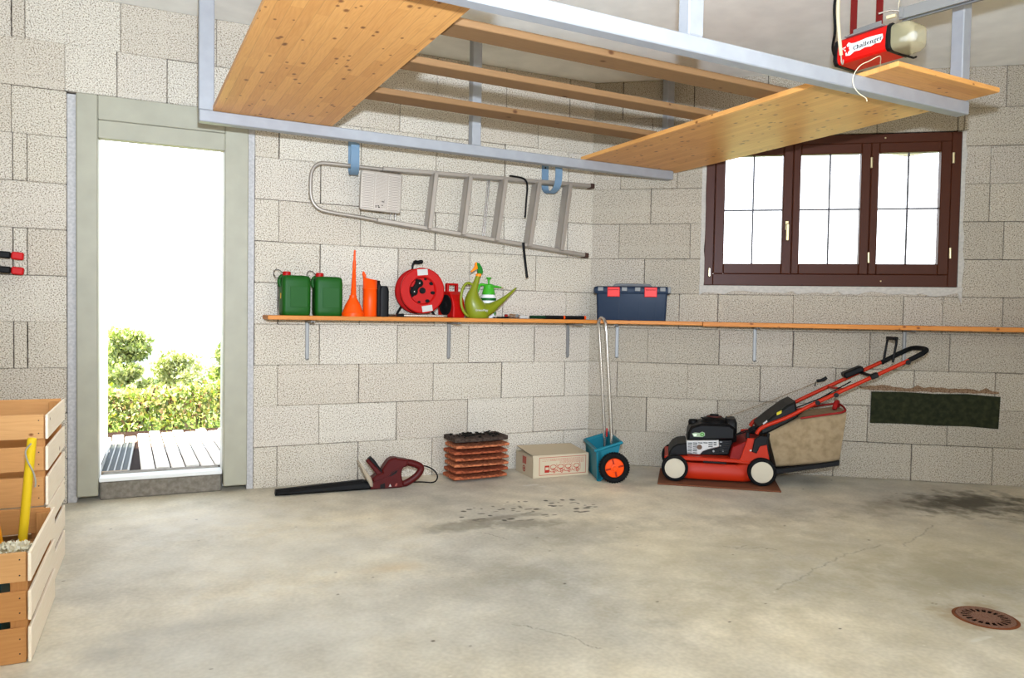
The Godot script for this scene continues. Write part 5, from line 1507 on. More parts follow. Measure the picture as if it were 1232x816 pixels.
func build_mower() -> void:
	# board under it
	var bd := solo("base_board", cube(Vector3(0.76, 0.01, 0.5), Vector3(0, 0.0055, 0), 0.002), mat(Color(0.44, 0.27, 0.18), 0.85), wp(0.9, 0.0, 0.35), -A - 0.03)
	tag(bd, "brown hardboard sheet on the floor under the lawn mower", "board")
	# side view plan: x along the wall, y up, z to the viewer
	var t := thing("lawn_mower", "red petrol lawn mower with black engine, white wheels and beige grass bag", "lawn mower", wp(0.622, 0.0105, 0.26), -A)
	var k := 0.00077
	var p2 := func(x: float, y: float) -> Vector2: return Vector2((x - 215.0) * k, (692.0 + (x - 215.0) * 0.0677 - y) * k)
	var pm := func(x: float, y: float) -> Vector2:      # the wider view
		var fx := (780.0 + x / 3.624 - 780.0) * 6.8
		var fy := (400.0 + y / 3.624 - 480.0) * 6.8
		return Vector2((fx - 215.0) * k, (692.0 + (fx - 215.0) * 0.0677 - fy) * k)
	var v3 := func(v: Vector2, z: float) -> Vector3: return Vector3(v.x, v.y, z)
	M.mred = mat(Color(0.69, 0.155, 0.035), 0.45)
	var dark_red := mat(Color(0.5, 0.06, 0.04), 0.5)
	M.engine = mat(Color(0.028, 0.028, 0.03), 0.5)
	# deck: rounded pan with a bulge, then its top plate
	var rings := []
	for q in [[0.6, 0.4, 0.014, 0.17], [0.63, 0.42, 0.026, 0.175], [0.632, 0.42, 0.07, 0.175], [0.61, 0.4, 0.105, 0.17], [0.59, 0.385, 0.118, 0.16]]:
		rings.append(slab_ring(q[0], q[1], q[3], q[2], 0.262, 0.0, 8))
	part("deck", done(loft(mb(), rings)), M.mred, t)
	part("deck_skirt", done(prism(mb(), [p2.call(720, 570), p2.call(850, 560), p2.call(850, 690), p2.call(735, 672)], -0.2, 0.2, Transform3D(), 0.006)), M.mred, t)
	part("top_plate", done(prism(mb(), [p2.call(130, 492), p2.call(310, 490), p2.call(700, 518), p2.call(850, 545), p2.call(850, 570), p2.call(700, 548), p2.call(340, 526), p2.call(130, 510)], -0.215, 0.215, Transform3D(), 0.005)), M.mred, t)
	part("vent_strip", done(prism(mb(), [p2.call(450, 528), p2.call(640, 544), p2.call(640, 556), p2.call(450, 542)], 0.21, 0.2165)), M.black, t)
	for side in [-0.2, 0.2]:
		part("rear_panel", done(prism(mb(), [p2.call(735, 545), p2.call(758, 500), p2.call(806, 345), p2.call(866, 345), p2.call(880, 402), p2.call(960, 398), p2.call(985, 520), p2.call(985, 560), p2.call(735, 560)], side - 0.008, side + 0.008, Transform3D(), 0.003)), M.mred, t)
	part("chute", done(prism(mb(), [p2.call(665, 520), p2.call(690, 420), p2.call(806, 370), p2.call(960, 398), p2.call(960, 560), p2.call(665, 545)], -0.19, 0.19, Transform3D(), 0.004)), dark_red, t)
	part("front_baffle", done(prism(mb(), [p2.call(160, 492), p2.call(170, 450), p2.call(195, 415), p2.call(235, 392), p2.call(310, 385), p2.call(320, 492)], -0.16, 0.17, Transform3D(), 0.008)), M.black, t)
	for q in [[215.0, 580.0, 0.0855, 0.2, 0.05], [924.0, 624.0, 0.0895, 0.2, 0.05], [215.0, 580.0, 0.0855, -0.25, 0.05], [924.0, 624.0, 0.0895, -0.25, 0.05]]:
		var c: Vector2 = p2.call(q[0], q[1])
		var r: float = q[2]
		var z: float = q[3]
		var xf := Transform3D(Basis(Vector3(1, 0, 0), PI / 2), Vector3(c.x, r, z))
		var wl := part("wheel", done(lathe(mb(), [Vector2(r * 0.76, 0.0), Vector2(r * 0.96, 0.0), Vector2(r, 0.008), Vector2(r, 0.042), Vector2(r * 0.96, 0.05), Vector2(r * 0.8, 0.051), Vector2(r * 0.76, 0.047)], 44, xf)), M.rubber, t)
		part("hub_cap", done(lathe_hard(mb(), [Vector2(r * 0.765, 0.046), Vector2(r * 0.75, 0.05), Vector2(r * 0.3, 0.053), Vector2(0, 0.0535)], 40, xf)), mat(Color(0.76, 0.72, 0.63), 0.6), wl)
		part("hub_cap", done(lathe_hard(mb(), [Vector2(r * 0.765, 0.004), Vector2(r * 0.75, 0.0), Vector2(0, -0.002)], 40, xf)), mat(Color(0.76, 0.72, 0.63), 0.6), wl)
	part("axle_tip", cube(Vector3(0.02, 0.014, 0.03), v3.call(p2.call(140, 492), 0.2), 0.003), M.mred, t)
	# engine
	var en := part("engine_block", done(prism(mb(), [p2.call(330, 505), p2.call(330, 370), p2.call(700, 370), p2.call(700, 410), p2.call(660, 510)], -0.11, 0.11, Transform3D(), 0.008)), M.engine, t)
	var fin := mb()
	for i in 7:
		box(fin, Vector3(0.06, 0.005, 0.2), at(p2.call(630, 0).x, p2.call(630, 385).y - i * 0.013, 0.02), 0.001)
	part("cooling_fins", done(fin), mat(Color(0.13, 0.13, 0.13), 0.5, 0.4), en)
	part("cowl", done(prism(mb(), [p2.call(318, 372), p2.call(322, 300), p2.call(345, 250), p2.call(430, 226), p2.call(665, 240), p2.call(715, 275), p2.call(715, 372)], -0.13, 0.14, Transform3D(), 0.014)), M.engine, t)
	part("cowl_knob", done(lathe(mb(), [Vector2(0, -0.02), Vector2(0.03, -0.02), Vector2(0.034, 0.0), Vector2(0.028, 0.018), Vector2(0, 0.02)], 20, Transform3D(Basis(), v3.call(p2.call(372, 238), -0.03)))), M.engine, t)
	var dome := Transform3D(Basis(), v3.call(p2.call(548, 290), 0.01))
	var dm := part("recoil_housing", done(lathe(mb(), [Vector2(0.094, 0.0), Vector2(0.096, 0.03), Vector2(0.09, 0.05), Vector2(0.074, 0.066), Vector2(0.06, 0.076), Vector2(0.03, 0.082), Vector2(0, 0.083)], 36, dome)), M.engine, t)
	var slots := mb()
	for i in 16:
		var an := TAU * i / 16
		box(slots, Vector3(0.028, 0.004, 0.006), dome * Transform3D(Basis(Vector3.UP, an), Vector3(cos(an) * 0.076, 0.066, -sin(an) * 0.076)), 0.001)
	part("vent_slots", done(slots), M.rubber, dm)
	part("red_ring", done(lathe_hard(mb(), [Vector2(0.052, 0.079), Vector2(0.05, 0.084), Vector2(0.034, 0.086), Vector2(0.032, 0.08)], 28, dome)), mat(Color(0.3, 0.14, 0.12), 0.6), dm)
	part("fuel_cap", done(lathe_hard(mb(), [Vector2(0.03, 0.078), Vector2(0.029, 0.094), Vector2(0, 0.095)], 22, dome)), M.rubber, dm)
	var tank := []
	for q in [[0.05, 0.12, 420], [0.072, 0.2, 395], [0.074, 0.21, 300], [0.072, 0.2, 235], [0.055, 0.16, 205]]:
		tank.append(slab_ring(q[0], q[1], 0.024, p2.call(690, q[2]).y, p2.call(690, 0).x, -0.02, 4))
	part("fuel_tank", done(loft(mb(), tank)), mat(Color(0.09, 0.085, 0.08), 0.5), t)
	# muffler guard
	var gp := [p2.call(308, 366), p2.call(580, 368), p2.call(584, 425), p2.call(500, 445), p2.call(450, 462), p2.call(425, 490), p2.call(310, 482)]
	var mg := part("muffler_guard", done(prism(mb(), gp, 0.13, 0.15, Transform3D(), 0.004)), mat(Color(0.72, 0.71, 0.69), 0.45, 0.3), t)
	var sl := mb()
	for i in 6:
		var y := 384.0 + i * 17.0
		var x1: float = [560, 560, 545, 480, 440, 410][i]
		var x := 322.0
		while x < x1 - 10.0:
			var w := minf(36.0, x1 - x)
			if not (x > 372 and x < 452 and i > 0 and i < 5):
				var a: Vector2 = p2.call(x, y)
				var b: Vector2 = p2.call(x + w, y + 9.0)
				box(sl, Vector3(b.x - a.x, absf(b.y - a.y), 0.004), at((a.x + b.x) / 2, (a.y + b.y) / 2, 0.151), 0.0)
			x += 43.0
	part("guard_slots", done(sl), M.rubber, mg)
	part("guard_boss", done(lathe_hard(mb(), [Vector2(0.017, 0.0), Vector2(0.014, 0.004), Vector2(0, 0.003)], 20, Transform3D(Basis(Vector3(1, 0, 0), PI / 2), v3.call(p2.call(420, 425), 0.15)))), mat(Color(0.42, 0.33, 0.27), 0.7), mg)
	var st := part("engine_sticker", done(prism(mb(), [p2.call(355, 308), p2.call(380, 300), p2.call(420, 305), p2.call(440, 294), p2.call(462, 305), p2.call(464, 328), p2.call(445, 340), p2.call(370, 336)], 0.139, 0.1415)), mat(Color(0.55, 0.62, 0.5), 0.4, 0.2), t)
	part("sticker_mark", done(prism(mb(), [p2.call(362, 312), p2.call(398, 312), p2.call(392, 332), p2.call(372, 332)], 0.1412, 0.1422)), mat(Color(0.85, 0.9, 0.8), 0.5), st)
	part("sticker_mark", done(lathe_hard(mb(), [Vector2(0.006, 0.0), Vector2(0.013, 0.0), Vector2(0.013, 0.001), Vector2(0.006, 0.001)], 16, Transform3D(Basis(Vector3(1, 0, 0), PI / 2), v3.call(p2.call(440, 318), 0.1415)))), mat(Color(0.25, 0.55, 0.12), 0.5), st)
	for q in [[600, 390, 0.009], [596, 420, 0.006], [620, 470, 0.006], [540, 470, 0.007]]:
		part("bolt", done(lathe_hard(mb(), [Vector2(q[2], 0.0), Vector2(q[2], 0.008), Vector2(0, 0.008)], 8, Transform3D(Basis(Vector3(1, 0, 0), PI / 2), v3.call(p2.call(q[0], q[1]), 0.11)))), M.galv, en)
	# handle brackets and tubes
	part("handle_bracket", done(prism(mb(), [p2.call(860, 350), p2.call(905, 320), p2.call(965, 330), p2.call(958, 400), p2.call(905, 410), p2.call(880, 470), p2.call(842, 455)], 0.205, 0.225, Transform3D(), 0.004)), M.black, t)
	part("handle_bracket", done(prism(mb(), [p2.call(860, 350), p2.call(905, 320), p2.call(965, 330), p2.call(958, 400), p2.call(905, 410), p2.call(880, 470), p2.call(842, 455)], -0.225, -0.205, Transform3D(), 0.004)), M.black, t)
	part("bracket_bolt", done(lathe_hard(mb(), [Vector2(0.008, 0.0), Vector2(0.007, 0.006), Vector2(0, 0.006)], 10, Transform3D(Basis(Vector3(1, 0, 0), PI / 2), v3.call(p2.call(832, 445), 0.21)))), M.chrome, t)
	part("height_lever", cube(Vector3(0.022, 0.05, 0.02), v3.call(p2.call(812, 330), 0.17), 0.004), M.black, t)
	var near := []
	for q in [[468, 455], [482, 434], [510, 418], [600, 382], [700, 330], [900, 236], [1085, 150]]:
		near.append(v3.call(pm.call(q[0], q[1]), 0.2))
	part("handle_tube", done(tube(mb(), curve(near, 5), 0.0125, 12)), M.mred, t)
	var far := []
	for q in near:
		far.append(Vector3(q.x, q.y, -0.16))
	part("handle_tube", done(tube(mb(), curve(far, 5), 0.0125, 12)), M.mred, t)
	var e0: Vector2 = pm.call(1085, 150)
	var e1: Vector2 = pm.call(1158, 112)
	part("handle_grip", done(tube(mb(), curve([v3.call(e0, 0.2), v3.call(e0.lerp(e1, 0.6), 0.198), v3.call(e1, 0.17), v3.call(e1 + Vector2(0.012, 0.008), 0.1), v3.call(e1 + Vector2(0.014, 0.009), 0.02), v3.call(e1 + Vector2(0.012, 0.008), -0.06), v3.call(e1, -0.13), v3.call(e0.lerp(e1, 0.5), -0.158), v3.call(e0, -0.16), v3.call(e0.lerp(e1, -0.6), -0.16)], 6), 0.0155, 12)), M.rubber, t)
	var ba: Vector2 = pm.call(1035, 160)
	var bb: Vector2 = pm.call(1048, 60)
	part("bail_lever", done(tube(mb(), curve([v3.call(ba, 0.13), v3.call(ba.lerp(bb, 0.5), 0.13), v3.call(bb, 0.12), v3.call(bb, 0.0), v3.call(bb, -0.06), v3.call(ba.lerp(bb, 0.5), -0.07), v3.call(ba, -0.07)], 5), 0.007, 8)), M.black, t)
	part("bail_grip", cube(Vector3(0.03, 0.022, 0.17), v3.call(bb + Vector2(0.0, 0.004), 0.03), 0.008), M.black, t)
	var cb: Vector2 = pm.call(905, 215)
	part("control_box", done(box(mb(), Vector3(0.13, 0.04, 0.09), Transform3D(Basis(Vector3(0, 0, 1), 0.45), v3.call(cb + Vector2(0.0, 0.012), -0.08)), 0.01)), M.black, t)
	part("cross_brace", done(tube(mb(), [v3.call(pm.call(945, 215), 0.2), v3.call(pm.call(945, 212), -0.16)], 0.011, 8)), M.black, t)
	part("near_clamp", done(box(mb(), Vector3(0.05, 0.034, 0.034), Transform3D(Basis(Vector3(0, 0, 1), 0.45), v3.call(pm.call(948, 212), 0.2)), 0.006)), M.black, t)
	part("cross_brace", done(tube(mb(), [v3.call(pm.call(830, 268), 0.2), v3.call(pm.call(815, 278), -0.16)], 0.009, 8)), M.mred, t)
	for q in [[720, 322], [795, 290], [1080, 158]]:
		part("cable_tie", done(tube(mb(), [v3.call(pm.call(q[0], q[1]), 0.19), v3.call(pm.call(q[0], q[1]), 0.215)], 0.0155, 10)), M.black, t)
	# starter rope and grip
	var rg: Vector2 = pm.call(785, 240)
	part("starter_rope", done(tube(mb(), [v3.call(pm.call(350, 390), 0.04), v3.call(pm.call(560, 322), -0.04), v3.call(pm.call(752, 254), -0.12)], 0.0022, 6)), mat(Color(0.5, 0.42, 0.32), 0.9), t)
	part("starter_grip", done(tube(mb(), curve([v3.call(rg + Vector2(-0.04, -0.012), -0.12), v3.call(rg + Vector2(-0.01, -0.006), -0.12), v3.call(rg + Vector2(0.008, 0.004), -0.12), v3.call(rg + Vector2(0.022, 0.014), -0.12)], 4), 0.011, 10)), M.black, t)
	part("rope_guide", done(tube(mb(), [v3.call(pm.call(752, 270), -0.14), v3.call(pm.call(754, 250), -0.12)], 0.004, 8)), M.black, t)
	# control cables
	for q in [[[385, 462], [430, 445], [520, 440], [640, 380], [720, 315], [860, 235]], [[380, 466], [460, 438], [600, 360], [760, 295], [940, 215]]]:
		var c := []
		for w in q:
			c.append(v3.call(pm.call(w[0], w[1]), 0.175 if w[0] > 500 else 0.14))
		part("control_cable", done(tube(mb(), curve(c, 5), 0.004, 7)), M.rubber, t)
	# rear flap between the tubes
	var fl := [pm.call(480, 425), pm.call(540, 375), pm.call(600, 330), pm.call(632, 315), pm.call(645, 385), pm.call(600, 412), pm.call(520, 455), pm.call(490, 462)]
	var fp := part("deflector_flap", done(prism(mb(), fl, -0.14, 0.185, Transform3D(), 0.012)), mat(Color(0.075, 0.075, 0.07), 0.55), t)
	part("yellow_sticker", done(prism(mb(), [pm.call(553, 362), pm.call(573, 353), pm.call(573, 366), pm.call(553, 375)], 0.184, 0.187)), mat(Color(0.75, 0.7, 0.15), 0.5), fp)
	part("white_sticker", done(prism(mb(), [pm.call(495, 408), pm.call(512, 395), pm.call(514, 403), pm.call(496, 416)], 0.184, 0.187)), M.label, fp)
	# grass bag
	var cloth := tripl(mat(Color(0.62, 0.545, 0.43), 0.95), 2.0, false)
	cloth.albedo_texture = ntex(noise(0.03, FastNoiseLite.TYPE_SIMPLEX_SMOOTH, 5, 101), 256, ramp([[0.0, Color(0.8, 0.78, 0.74)], [0.6, Color(0.95, 0.94, 0.92)], [1, Color(1, 1, 1)]]))
	var cross := []
	# rings go from front to back of the bag: each ring is an upright rounded rectangle
	for q in [[518, 448, 560, 612, 0.95], [560, 428, 585, 610, 1.0], [640, 396, 640, 606, 1.02], [740, 382, 735, 598, 1.02], [818, 372, 800, 592, 1.0], [848, 366, 822, 588, 0.93]]:
		var a: Vector2 = pm.call(q[0], q[1])
		var b: Vector2 = pm.call(q[2], q[3])
		var r1 := []
		for s in rounded(1.0, 1.0, 0.1, 3):
			var u: float = s.y + 0.5
			var pt := b.lerp(a, u)
			var bulge := 0.012 * sin(u * PI)
			r1.append(Vector3(pt.x, pt.y, s.x * (0.36 * q[4] + bulge * 2.0)))
		r1.reverse()
		cross.append(r1)
	part("grass_bag", done(loft(mb(), cross)), cloth, t)
	var base := [pm.call(540, 612), pm.call(555, 640), pm.call(700, 620), pm.call(820, 604), pm.call(822, 582), pm.call(700, 600), pm.call(560, 614)]
	part("bag_base", done(prism(mb(), base, -0.19, 0.19, Transform3D(), 0.004)), M.black, t)
	part("bag_frame", done(tube(mb(), curve([v3.call(pm.call(520, 455), 0.182), v3.call(pm.call(516, 500), 0.182), v3.call(pm.call(524, 560), 0.182)], 4), 0.011, 8)), M.black, t)
	var rimp := []
	for q in [[655, 392, 0.17], [760, 378, 0.175], [838, 366, 0.17], [846, 350, 0.0], [838, 360, -0.17], [740, 372, -0.175], [655, 386, -0.17]]:
		rimp.append(v3.call(pm.call(q[0], q[1]), q[2]))
	part("red_rim", done(tube(mb(), curve(rimp, 5), 0.007, 8)), mat(Color(0.55, 0.12, 0.1), 0.6), t)
	part("bag_handle", done(sweep(mb(), curve([v3.call(pm.call(815, 368), 0.04), v3.call(pm.call(822, 345), 0.02), v3.call(pm.call(835, 340), -0.02), v3.call(pm.call(842, 362), -0.06)], 5), ring2(0.016, 10))), mat(Color(0.6, 0.1, 0.09), 0.6), t)

func crate(label: String, x: float, y: float, z0: float, z1: float, w: float) -> Node3D:
	# x is the right face, z0..z1 back to front
	var t := thing("wooden_crate", label, "crate", Vector3(x - w / 2, y, (z0 + z1) / 2), 0.0, "slatted wooden crates")
	var d := z1 - z0
	for k in [[0.0, 0.108], [0.131, 0.09], [0.25, 0.09]]:
		var cy: float = k[0] + k[1] / 2 + 0.0005
		for s in [-1.0, 1.0]:
			part("end_slat", cube(Vector3(w - 0.02, k[1], 0.01), Vector3(-0.004, cy + rng.randf_range(-0.002, 0.002), s * (d / 2 - 0.006)), 0.002), M.crates[rng.randi() % 3], t)
			part("side_slat", cube(Vector3(0.009, k[1], d + 0.004), Vector3(s * (w / 2 - 0.0045), cy + rng.randf_range(-0.002, 0.002), 0), 0.002), M.crate_side, t)
	for sx in [-1.0, 1.0]:
		for sz in [-1.0, 1.0]:
			var ps := part("corner_post", cube(Vector3(0.045, 0.325, 0.02), Vector3(sx * (w / 2 - 0.034), 0.168, sz * (d / 2 - 0.022)), 0.002), M.crates[1], t)
			if sz > 0:
				var nl := mb()
				for y2 in [0.03, 0.075, 0.155, 0.2, 0.27, 0.318]:
					lathe_hard(nl, [Vector2(0.0024, 0.0), Vector2(0, 0.0008)], 8, turned(sx * (w / 2 - 0.03), y2, d / 2 - 0.0009, Vector3(PI / 2, 0, 0)))
				part("nail_heads", done(nl), mat(Color(0.2, 0.14, 0.1), 0.6, 0.3), ps)
	for k in 4:
		part("bottom_slat", cube(Vector3(w - 0.03, 0.009, d * 0.22), Vector3(0, 0.009, -d * 0.36 + k * d * 0.24), 0.002), M.crates[k % 3], t)
	return t

func build_crates() -> void:
	crate("front slatted wooden crate on the floor holding yellow handles", -3.199, 0.0, 1.53, 2.092, 0.5)
	crate("rear slatted wooden crate on the floor under another crate", -3.222, 0.0, 0.985, 1.515, 0.5)
	crate("upper slatted wooden crate stacked on the rear crate", -3.222, 0.345, 0.985, 1.515, 0.5)
	var yel := mat(Color(0.86, 0.72, 0.12), 0.4)
	var t := thing("yellow_handle", "bright yellow tool handle with a grey cord standing in the front crate", "handle", Vector3(-3.29, 0.015, 1.76))
	part("shaft", done(tube(mb(), [Vector3(0, 0, 0), Vector3(0.024, 0.3, 0), Vector3(0.05, 0.615, 0)], 0.0145, 14)), yel, t)
	part("end_cap", done(lathe(mb(), [Vector2(0.0148, 0), Vector2(0.013, 0.008), Vector2(0, 0.01)], 14, turned(0.05, 0.613, 0, Vector3(0, 0, -0.08)))), yel, t)
	part("cord_loop", done(tube(mb(), curve([Vector3(0.05, 0.605, 0.016), Vector3(0.034, 0.58, 0.018), Vector3(0.04, 0.545, 0.018), Vector3(0.055, 0.51, 0.017), Vector3(0.062, 0.475, 0.015), Vector3(0.06, 0.455, 0.012)], 5), 0.003, 6)), mat(Color(0.62, 0.6, 0.54), 0.9), t)
	t = thing("orange_handle", "orange yellow tool handle leaning in the front crate at the left edge", "handle", Vector3(-3.283, 0.0155, 1.81))
	part("shaft", done(tube(mb(), [Vector3(0, 0, 0), Vector3(-0.033, 0.22, 0.01), Vector3(-0.066, 0.44, 0.02)], 0.014, 14)), mat(Color(0.86, 0.55, 0.08), 0.4), t)
	t = thing("fleece_roll", "fluffy cream fleece lying in the front crate by the yellow handle", "fleece", Vector3(-3.3, 0.305, 1.98))
	part("core", done(tube(mb(), [Vector3(-0.09, 0, 0), Vector3(0.07, 0.0, 0)], 0.026, 12)), mat(Color(0.75, 0.68, 0.5), 0.95), t)
	var spots := []
	for i in 900:
		var an := rng.randf() * TAU
		spots.append(Vector3(rng.randf_range(-0.1, 0.08), cos(an) * 0.026, sin(an) * 0.026))
	var fm := mat(Color(1, 1, 1), 0.95)
	fm.vertex_color_use_as_albedo = true
	leaves("pile", spots, 0.02, [Color(0.7, 0.62, 0.42), Color(0.78, 0.72, 0.54)], t, fm)
	var tb := solo("teal_box", cube(Vector3(0.28, 0.24, 0.2), Vector3(0, 0.12, 0), 0.01), mat(Color(0.05, 0.32, 0.34), 0.5), Vector3(-3.425, 0.0145, 1.955))
	tag(tb, "teal plastic box seen through the slats of the front crate", "box")

func build_opener() -> void:
	var t := thing("garage_door_opener", "red garage door opener with a clear lamp cover hung under the ceiling", "door opener", Vector3(0.177, 2.3, 2.215), 0.13)
	var rd := mat(Color(0.8, 0.07, 0.04), 0.55)
	var l := 0.132
	# the housing is a rounded extrusion along z, its face to the left
	var sec := [Vector2(-0.072, 0.0), Vector2(0.07, 0.0), Vector2(0.082, 0.014), Vector2(0.08, 0.09), Vector2(0.062, 0.12), Vector2(-0.062, 0.12), Vector2(-0.078, 0.108), Vector2(-0.086, 0.07), Vector2(-0.088, 0.022), Vector2(-0.083, 0.008)]
	part("housing", done(prism(mb(), sec, -l + 0.012, l - 0.012)), rd, t)
	var big := []
	for v in sec:
		big.append(Vector2(v.x * 1.03, (v.y - 0.06) * 1.05 + 0.06))
	part("end_frame", done(prism(mb(), big, -l - 0.01, -l + 0.013, Transform3D(), 0.003)), M.black, t)
	part("end_frame", done(prism(mb(), big, l - 0.013, l + 0.008, Transform3D(), 0.003)), M.black, t)
	part("lamp_bracket", done(tube(mb(), [Vector3(0.0, -0.002, l), Vector3(0.1, -0.004, l + 0.012), Vector3(0.118, 0.004, l + 0.014)], 0.005, 8)), M.black, t)
	var lens := mat(Color(0.78, 0.74, 0.58, 0.42), 0.3)
	lens.transparency = BaseMaterial3D.TRANSPARENCY_ALPHA
	var cov := []
	for q in [[1.0, l + 0.006], [1.0, l + 0.04], [0.97, l + 0.066], [0.84, l + 0.088], [0.6, l + 0.097]]:
		var r1 := []
		for s in rounded(0.16 * q[0], 0.118 * q[0], 0.03 * q[0], 4):
			r1.append(Vector3(s.x, s.y + 0.058, q[1]))
		cov.append(r1)
	part("lamp_cover", done(loft(mb(), cov)), lens, t)
	part("lamp_bulb", done(lathe(mb(), [Vector2(0.0, 0.0), Vector2(0.012, 0.0), Vector2(0.013, 0.03), Vector2(0.024, 0.05), Vector2(0.022, 0.068), Vector2(0.0, 0.078)], 16, turned(0, 0.058, l + 0.008, Vector3(PI / 2, 0, 0)))), M.white, t)
	part("top_plate", cube(Vector3(0.15, 0.008, 0.19), Vector3(0.0, 0.125, 0.0), 0.002), M.galv, t)
	part("top_flange", cube(Vector3(0.004, 0.03, 0.14), Vector3(-0.05, 0.14, 0.005), 0.001), M.galv, t)
	var maroon := mat(Color(0.42, 0.08, 0.07), 0.5)
	for z in [-0.075, 0.02]:
		part("hanger_strap", cube(Vector3(0.004, H - 2.3 - 0.11, 0.034), Vector3(-0.035 if z < 0 else 0.02, 0.11 + (H - 2.41) / 2, z), 0.001), maroon, t)
		part("strap_bolt", done(lathe(mb(), [Vector2(0.008, 0), Vector2(0.007, 0.006), Vector2(0, 0.007)], 10, turned(-0.038 if z < 0 else 0.016, 0.128, z, Vector3(0, 0, PI / 2)))), M.chrome, t)
	# sticker: white cloud, emblem and lettering, on the left face
	var face := Transform3D(Basis(Vector3(0, 0, 1), Vector3(0, 1, 0), Vector3(-1, 0, 0)), Vector3(-0.0885, 0.052, 0.0)) * Transform3D(Basis(Vector3(1, 0, 0), -0.03), Vector3.ZERO)
	var cloud := [Vector2(-0.07, 0.012), Vector2(-0.052, 0.014), Vector2(-0.042, 0.026), Vector2(-0.032, 0.02), Vector2(-0.02, 0.018), Vector2(0.0, 0.02), Vector2(0.02, 0.022), Vector2(0.05, 0.021), Vector2(0.072, 0.019), Vector2(0.074, 0.006), Vector2(0.066, -0.008), Vector2(0.05, -0.006), Vector2(0.035, -0.011), Vector2(0.015, -0.008), Vector2(-0.002, -0.013), Vector2(-0.02, -0.011), Vector2(-0.035, -0.02), Vector2(-0.05, -0.018), Vector2(-0.052, -0.004), Vector2(-0.058, 0.006)]
	for i in cloud.size():
		cloud[i] = (cloud[i] as Vector2) * Vector2(1.47, 1.35)
	var stc := part("sticker", done(prism(mb(), cloud, 0.0, 0.0012, face)), M.white, t)
	var em := [Vector2(-0.066, 0.0115), Vector2(-0.05, 0.009), Vector2(-0.044, 0.02), Vector2(-0.04, 0.012), Vector2(-0.03, 0.013), Vector2(-0.032, 0.004), Vector2(-0.026, -0.002), Vector2(-0.034, -0.006), Vector2(-0.038, -0.015), Vector2(-0.043, -0.006), Vector2(-0.05, -0.01), Vector2(-0.047, 0.002)]
	for i in em.size():
		em[i] = (em[i] as Vector2) * Vector2(1.0, 1.3) + Vector2(-0.027, 0.0)
	part("emblem", done(prism(mb(), em, 0.001, 0.002, face)), rd, stc)
	write("Challenger", 0.0185, 0.001, M.black, "lettering", stc, face * Transform3D(Basis(Vector3(0, 0, 1), 0.06), Vector3(0.0345, 0.005, 0.0022)), PackedStringArray(["Droid Serif"]), true, true)
	# rail towards the door
	t = thing("opener_rail", "long galvanised steel rail running from the red opener along the ceiling", "rail", Vector3(0.228, 2.455, 2.36), 0.262)
	var rs := mb()
	box(rs, Vector3(0.045, 0.003, 2.9), at(0, 0.05, 1.42), 0.0)
	for s in [-1.0, 1.0]:
		box(rs, Vector3(0.003, 0.05, 2.9), at(s * 0.022, 0.025, 1.42), 0.0)
		box(rs, Vector3(0.012, 0.003, 2.9), at(s * 0.017, 0.0015, 1.42), 0.0)
	part("channel", done(rs), M.galv, t)
	var ch := mb()
	for i in 90:
		box(ch, Vector3(0.006, 0.01, 0.009), at(0, 0.016, 0.05 + i * 0.03), 0.002)
	tube(ch, [Vector3(0, 0.016, 0.02), Vector3(0, 0.016, 2.8)], 0.003, 6)
	part("chain", done(ch), mat(Color(0.42, 0.42, 0.42), 0.4, 0.7), t)
	part("end_bracket", cube(Vector3(0.06, 0.05, 0.02), Vector3(0, 0.03, -0.02), 0.003), M.galv, t)
	part("rail_tag", cube(Vector3(0.02, 0.014, 0.04), Vector3(-0.03, 0.02, -0.06), 0.002), mat(Color(0.85, 0.79, 0.62), 0.6), t)
	for z in [0.9, 2.6]:
		part("hanger", cube(Vector3(0.025, H - 2.455 - 0.05, 0.003), Vector3(0, 0.05 + (H - 2.505) / 2, z), 0.0), M.galv, t)
	part("fixing_rod", done(tube(mb(), [Vector3(-0.07, 0.035, -0.1), Vector3(-0.045, 0.045, -0.06), Vector3(-0.02, 0.035, -0.02)], 0.0045, 8)), M.chrome, t)
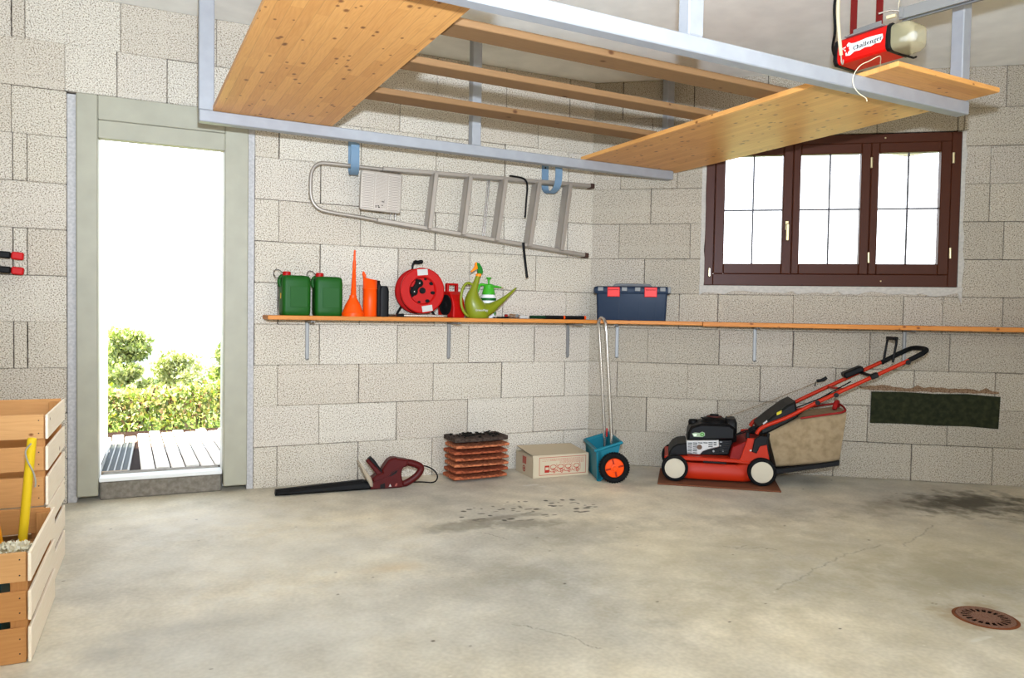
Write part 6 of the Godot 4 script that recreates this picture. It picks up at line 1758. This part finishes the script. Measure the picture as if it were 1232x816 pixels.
	# cables
	var ca := solo("black_cable", done(tube(mb(), curve([Vector3(-0.06, H, 2.22), Vector3(-0.06, 2.62, 2.22), Vector3(-0.055, 2.52, 2.2), Vector3(-0.025, 2.42, 2.18), Vector3(0.03, 2.37, 2.12), Vector3(0.085, 2.345, 2.085)], 6), 0.0065, 8)), M.rubber)
	tag(ca, "black power cable hanging from the ceiling to the red opener", "cable")
	ca = solo("cream_cable", done(tube(mb(), curve([Vector3(-0.035, H, 2.2), Vector3(-0.032, 2.6, 2.2), Vector3(-0.02, 2.48, 2.19), Vector3(0.01, 2.36, 2.18), Vector3(0.03, 2.32, 2.17)], 6), 0.0085, 8)), mat(Color(0.82, 0.76, 0.62), 0.6))
	tag(ca, "thick cream cable hanging from the ceiling left of the red opener", "cable")
	ca = solo("thin_wire", done(tube(mb(), curve([Vector3(0.03, 2.32, 2.17), Vector3(0.045, 2.29, 2.16), Vector3(0.065, 2.29, 2.15), Vector3(0.09, 2.33, 2.13), Vector3(0.1, 2.36, 2.12)], 5), 0.003, 6)), mat(Color(0.7, 0.68, 0.62), 0.6))
	tag(ca, "thin grey wire curling from the cream cable to the opener", "wire")
	ca = solo("cream_wire", done(tube(mb(), curve([Vector3(0.27, H, 2.28), Vector3(0.26, 2.6, 2.29), Vector3(0.24, 2.54, 2.3), Vector3(0.23, 2.512, 2.31)], 5), 0.0028, 6)), mat(Color(0.82, 0.78, 0.68), 0.6))
	tag(ca, "thin cream wire hanging from the ceiling to the opener rail", "wire")
	# string on the small board
	ca = solo("string", done(tube(mb(), curve([Vector3(-0.1, 2.135, 2.5), Vector3(-0.17, 2.135, 2.55), Vector3(-0.23, 2.135, 2.6), Vector3(-0.27, 2.13, 2.625), Vector3(-0.33, 2.1, 2.632), Vector3(-0.39, 2.07, 2.64), Vector3(-0.43, 2.025, 2.645), Vector3(-0.428, 1.987, 2.645), Vector3(-0.4, 1.962, 2.645), Vector3(-0.36, 1.948, 2.645), Vector3(-0.353, 1.936, 2.645)], 6), 0.0018, 6)), mat(Color(0.82, 0.77, 0.66), 0.8))
	tag(ca, "white string hanging over the edge of the short pine board", "string")
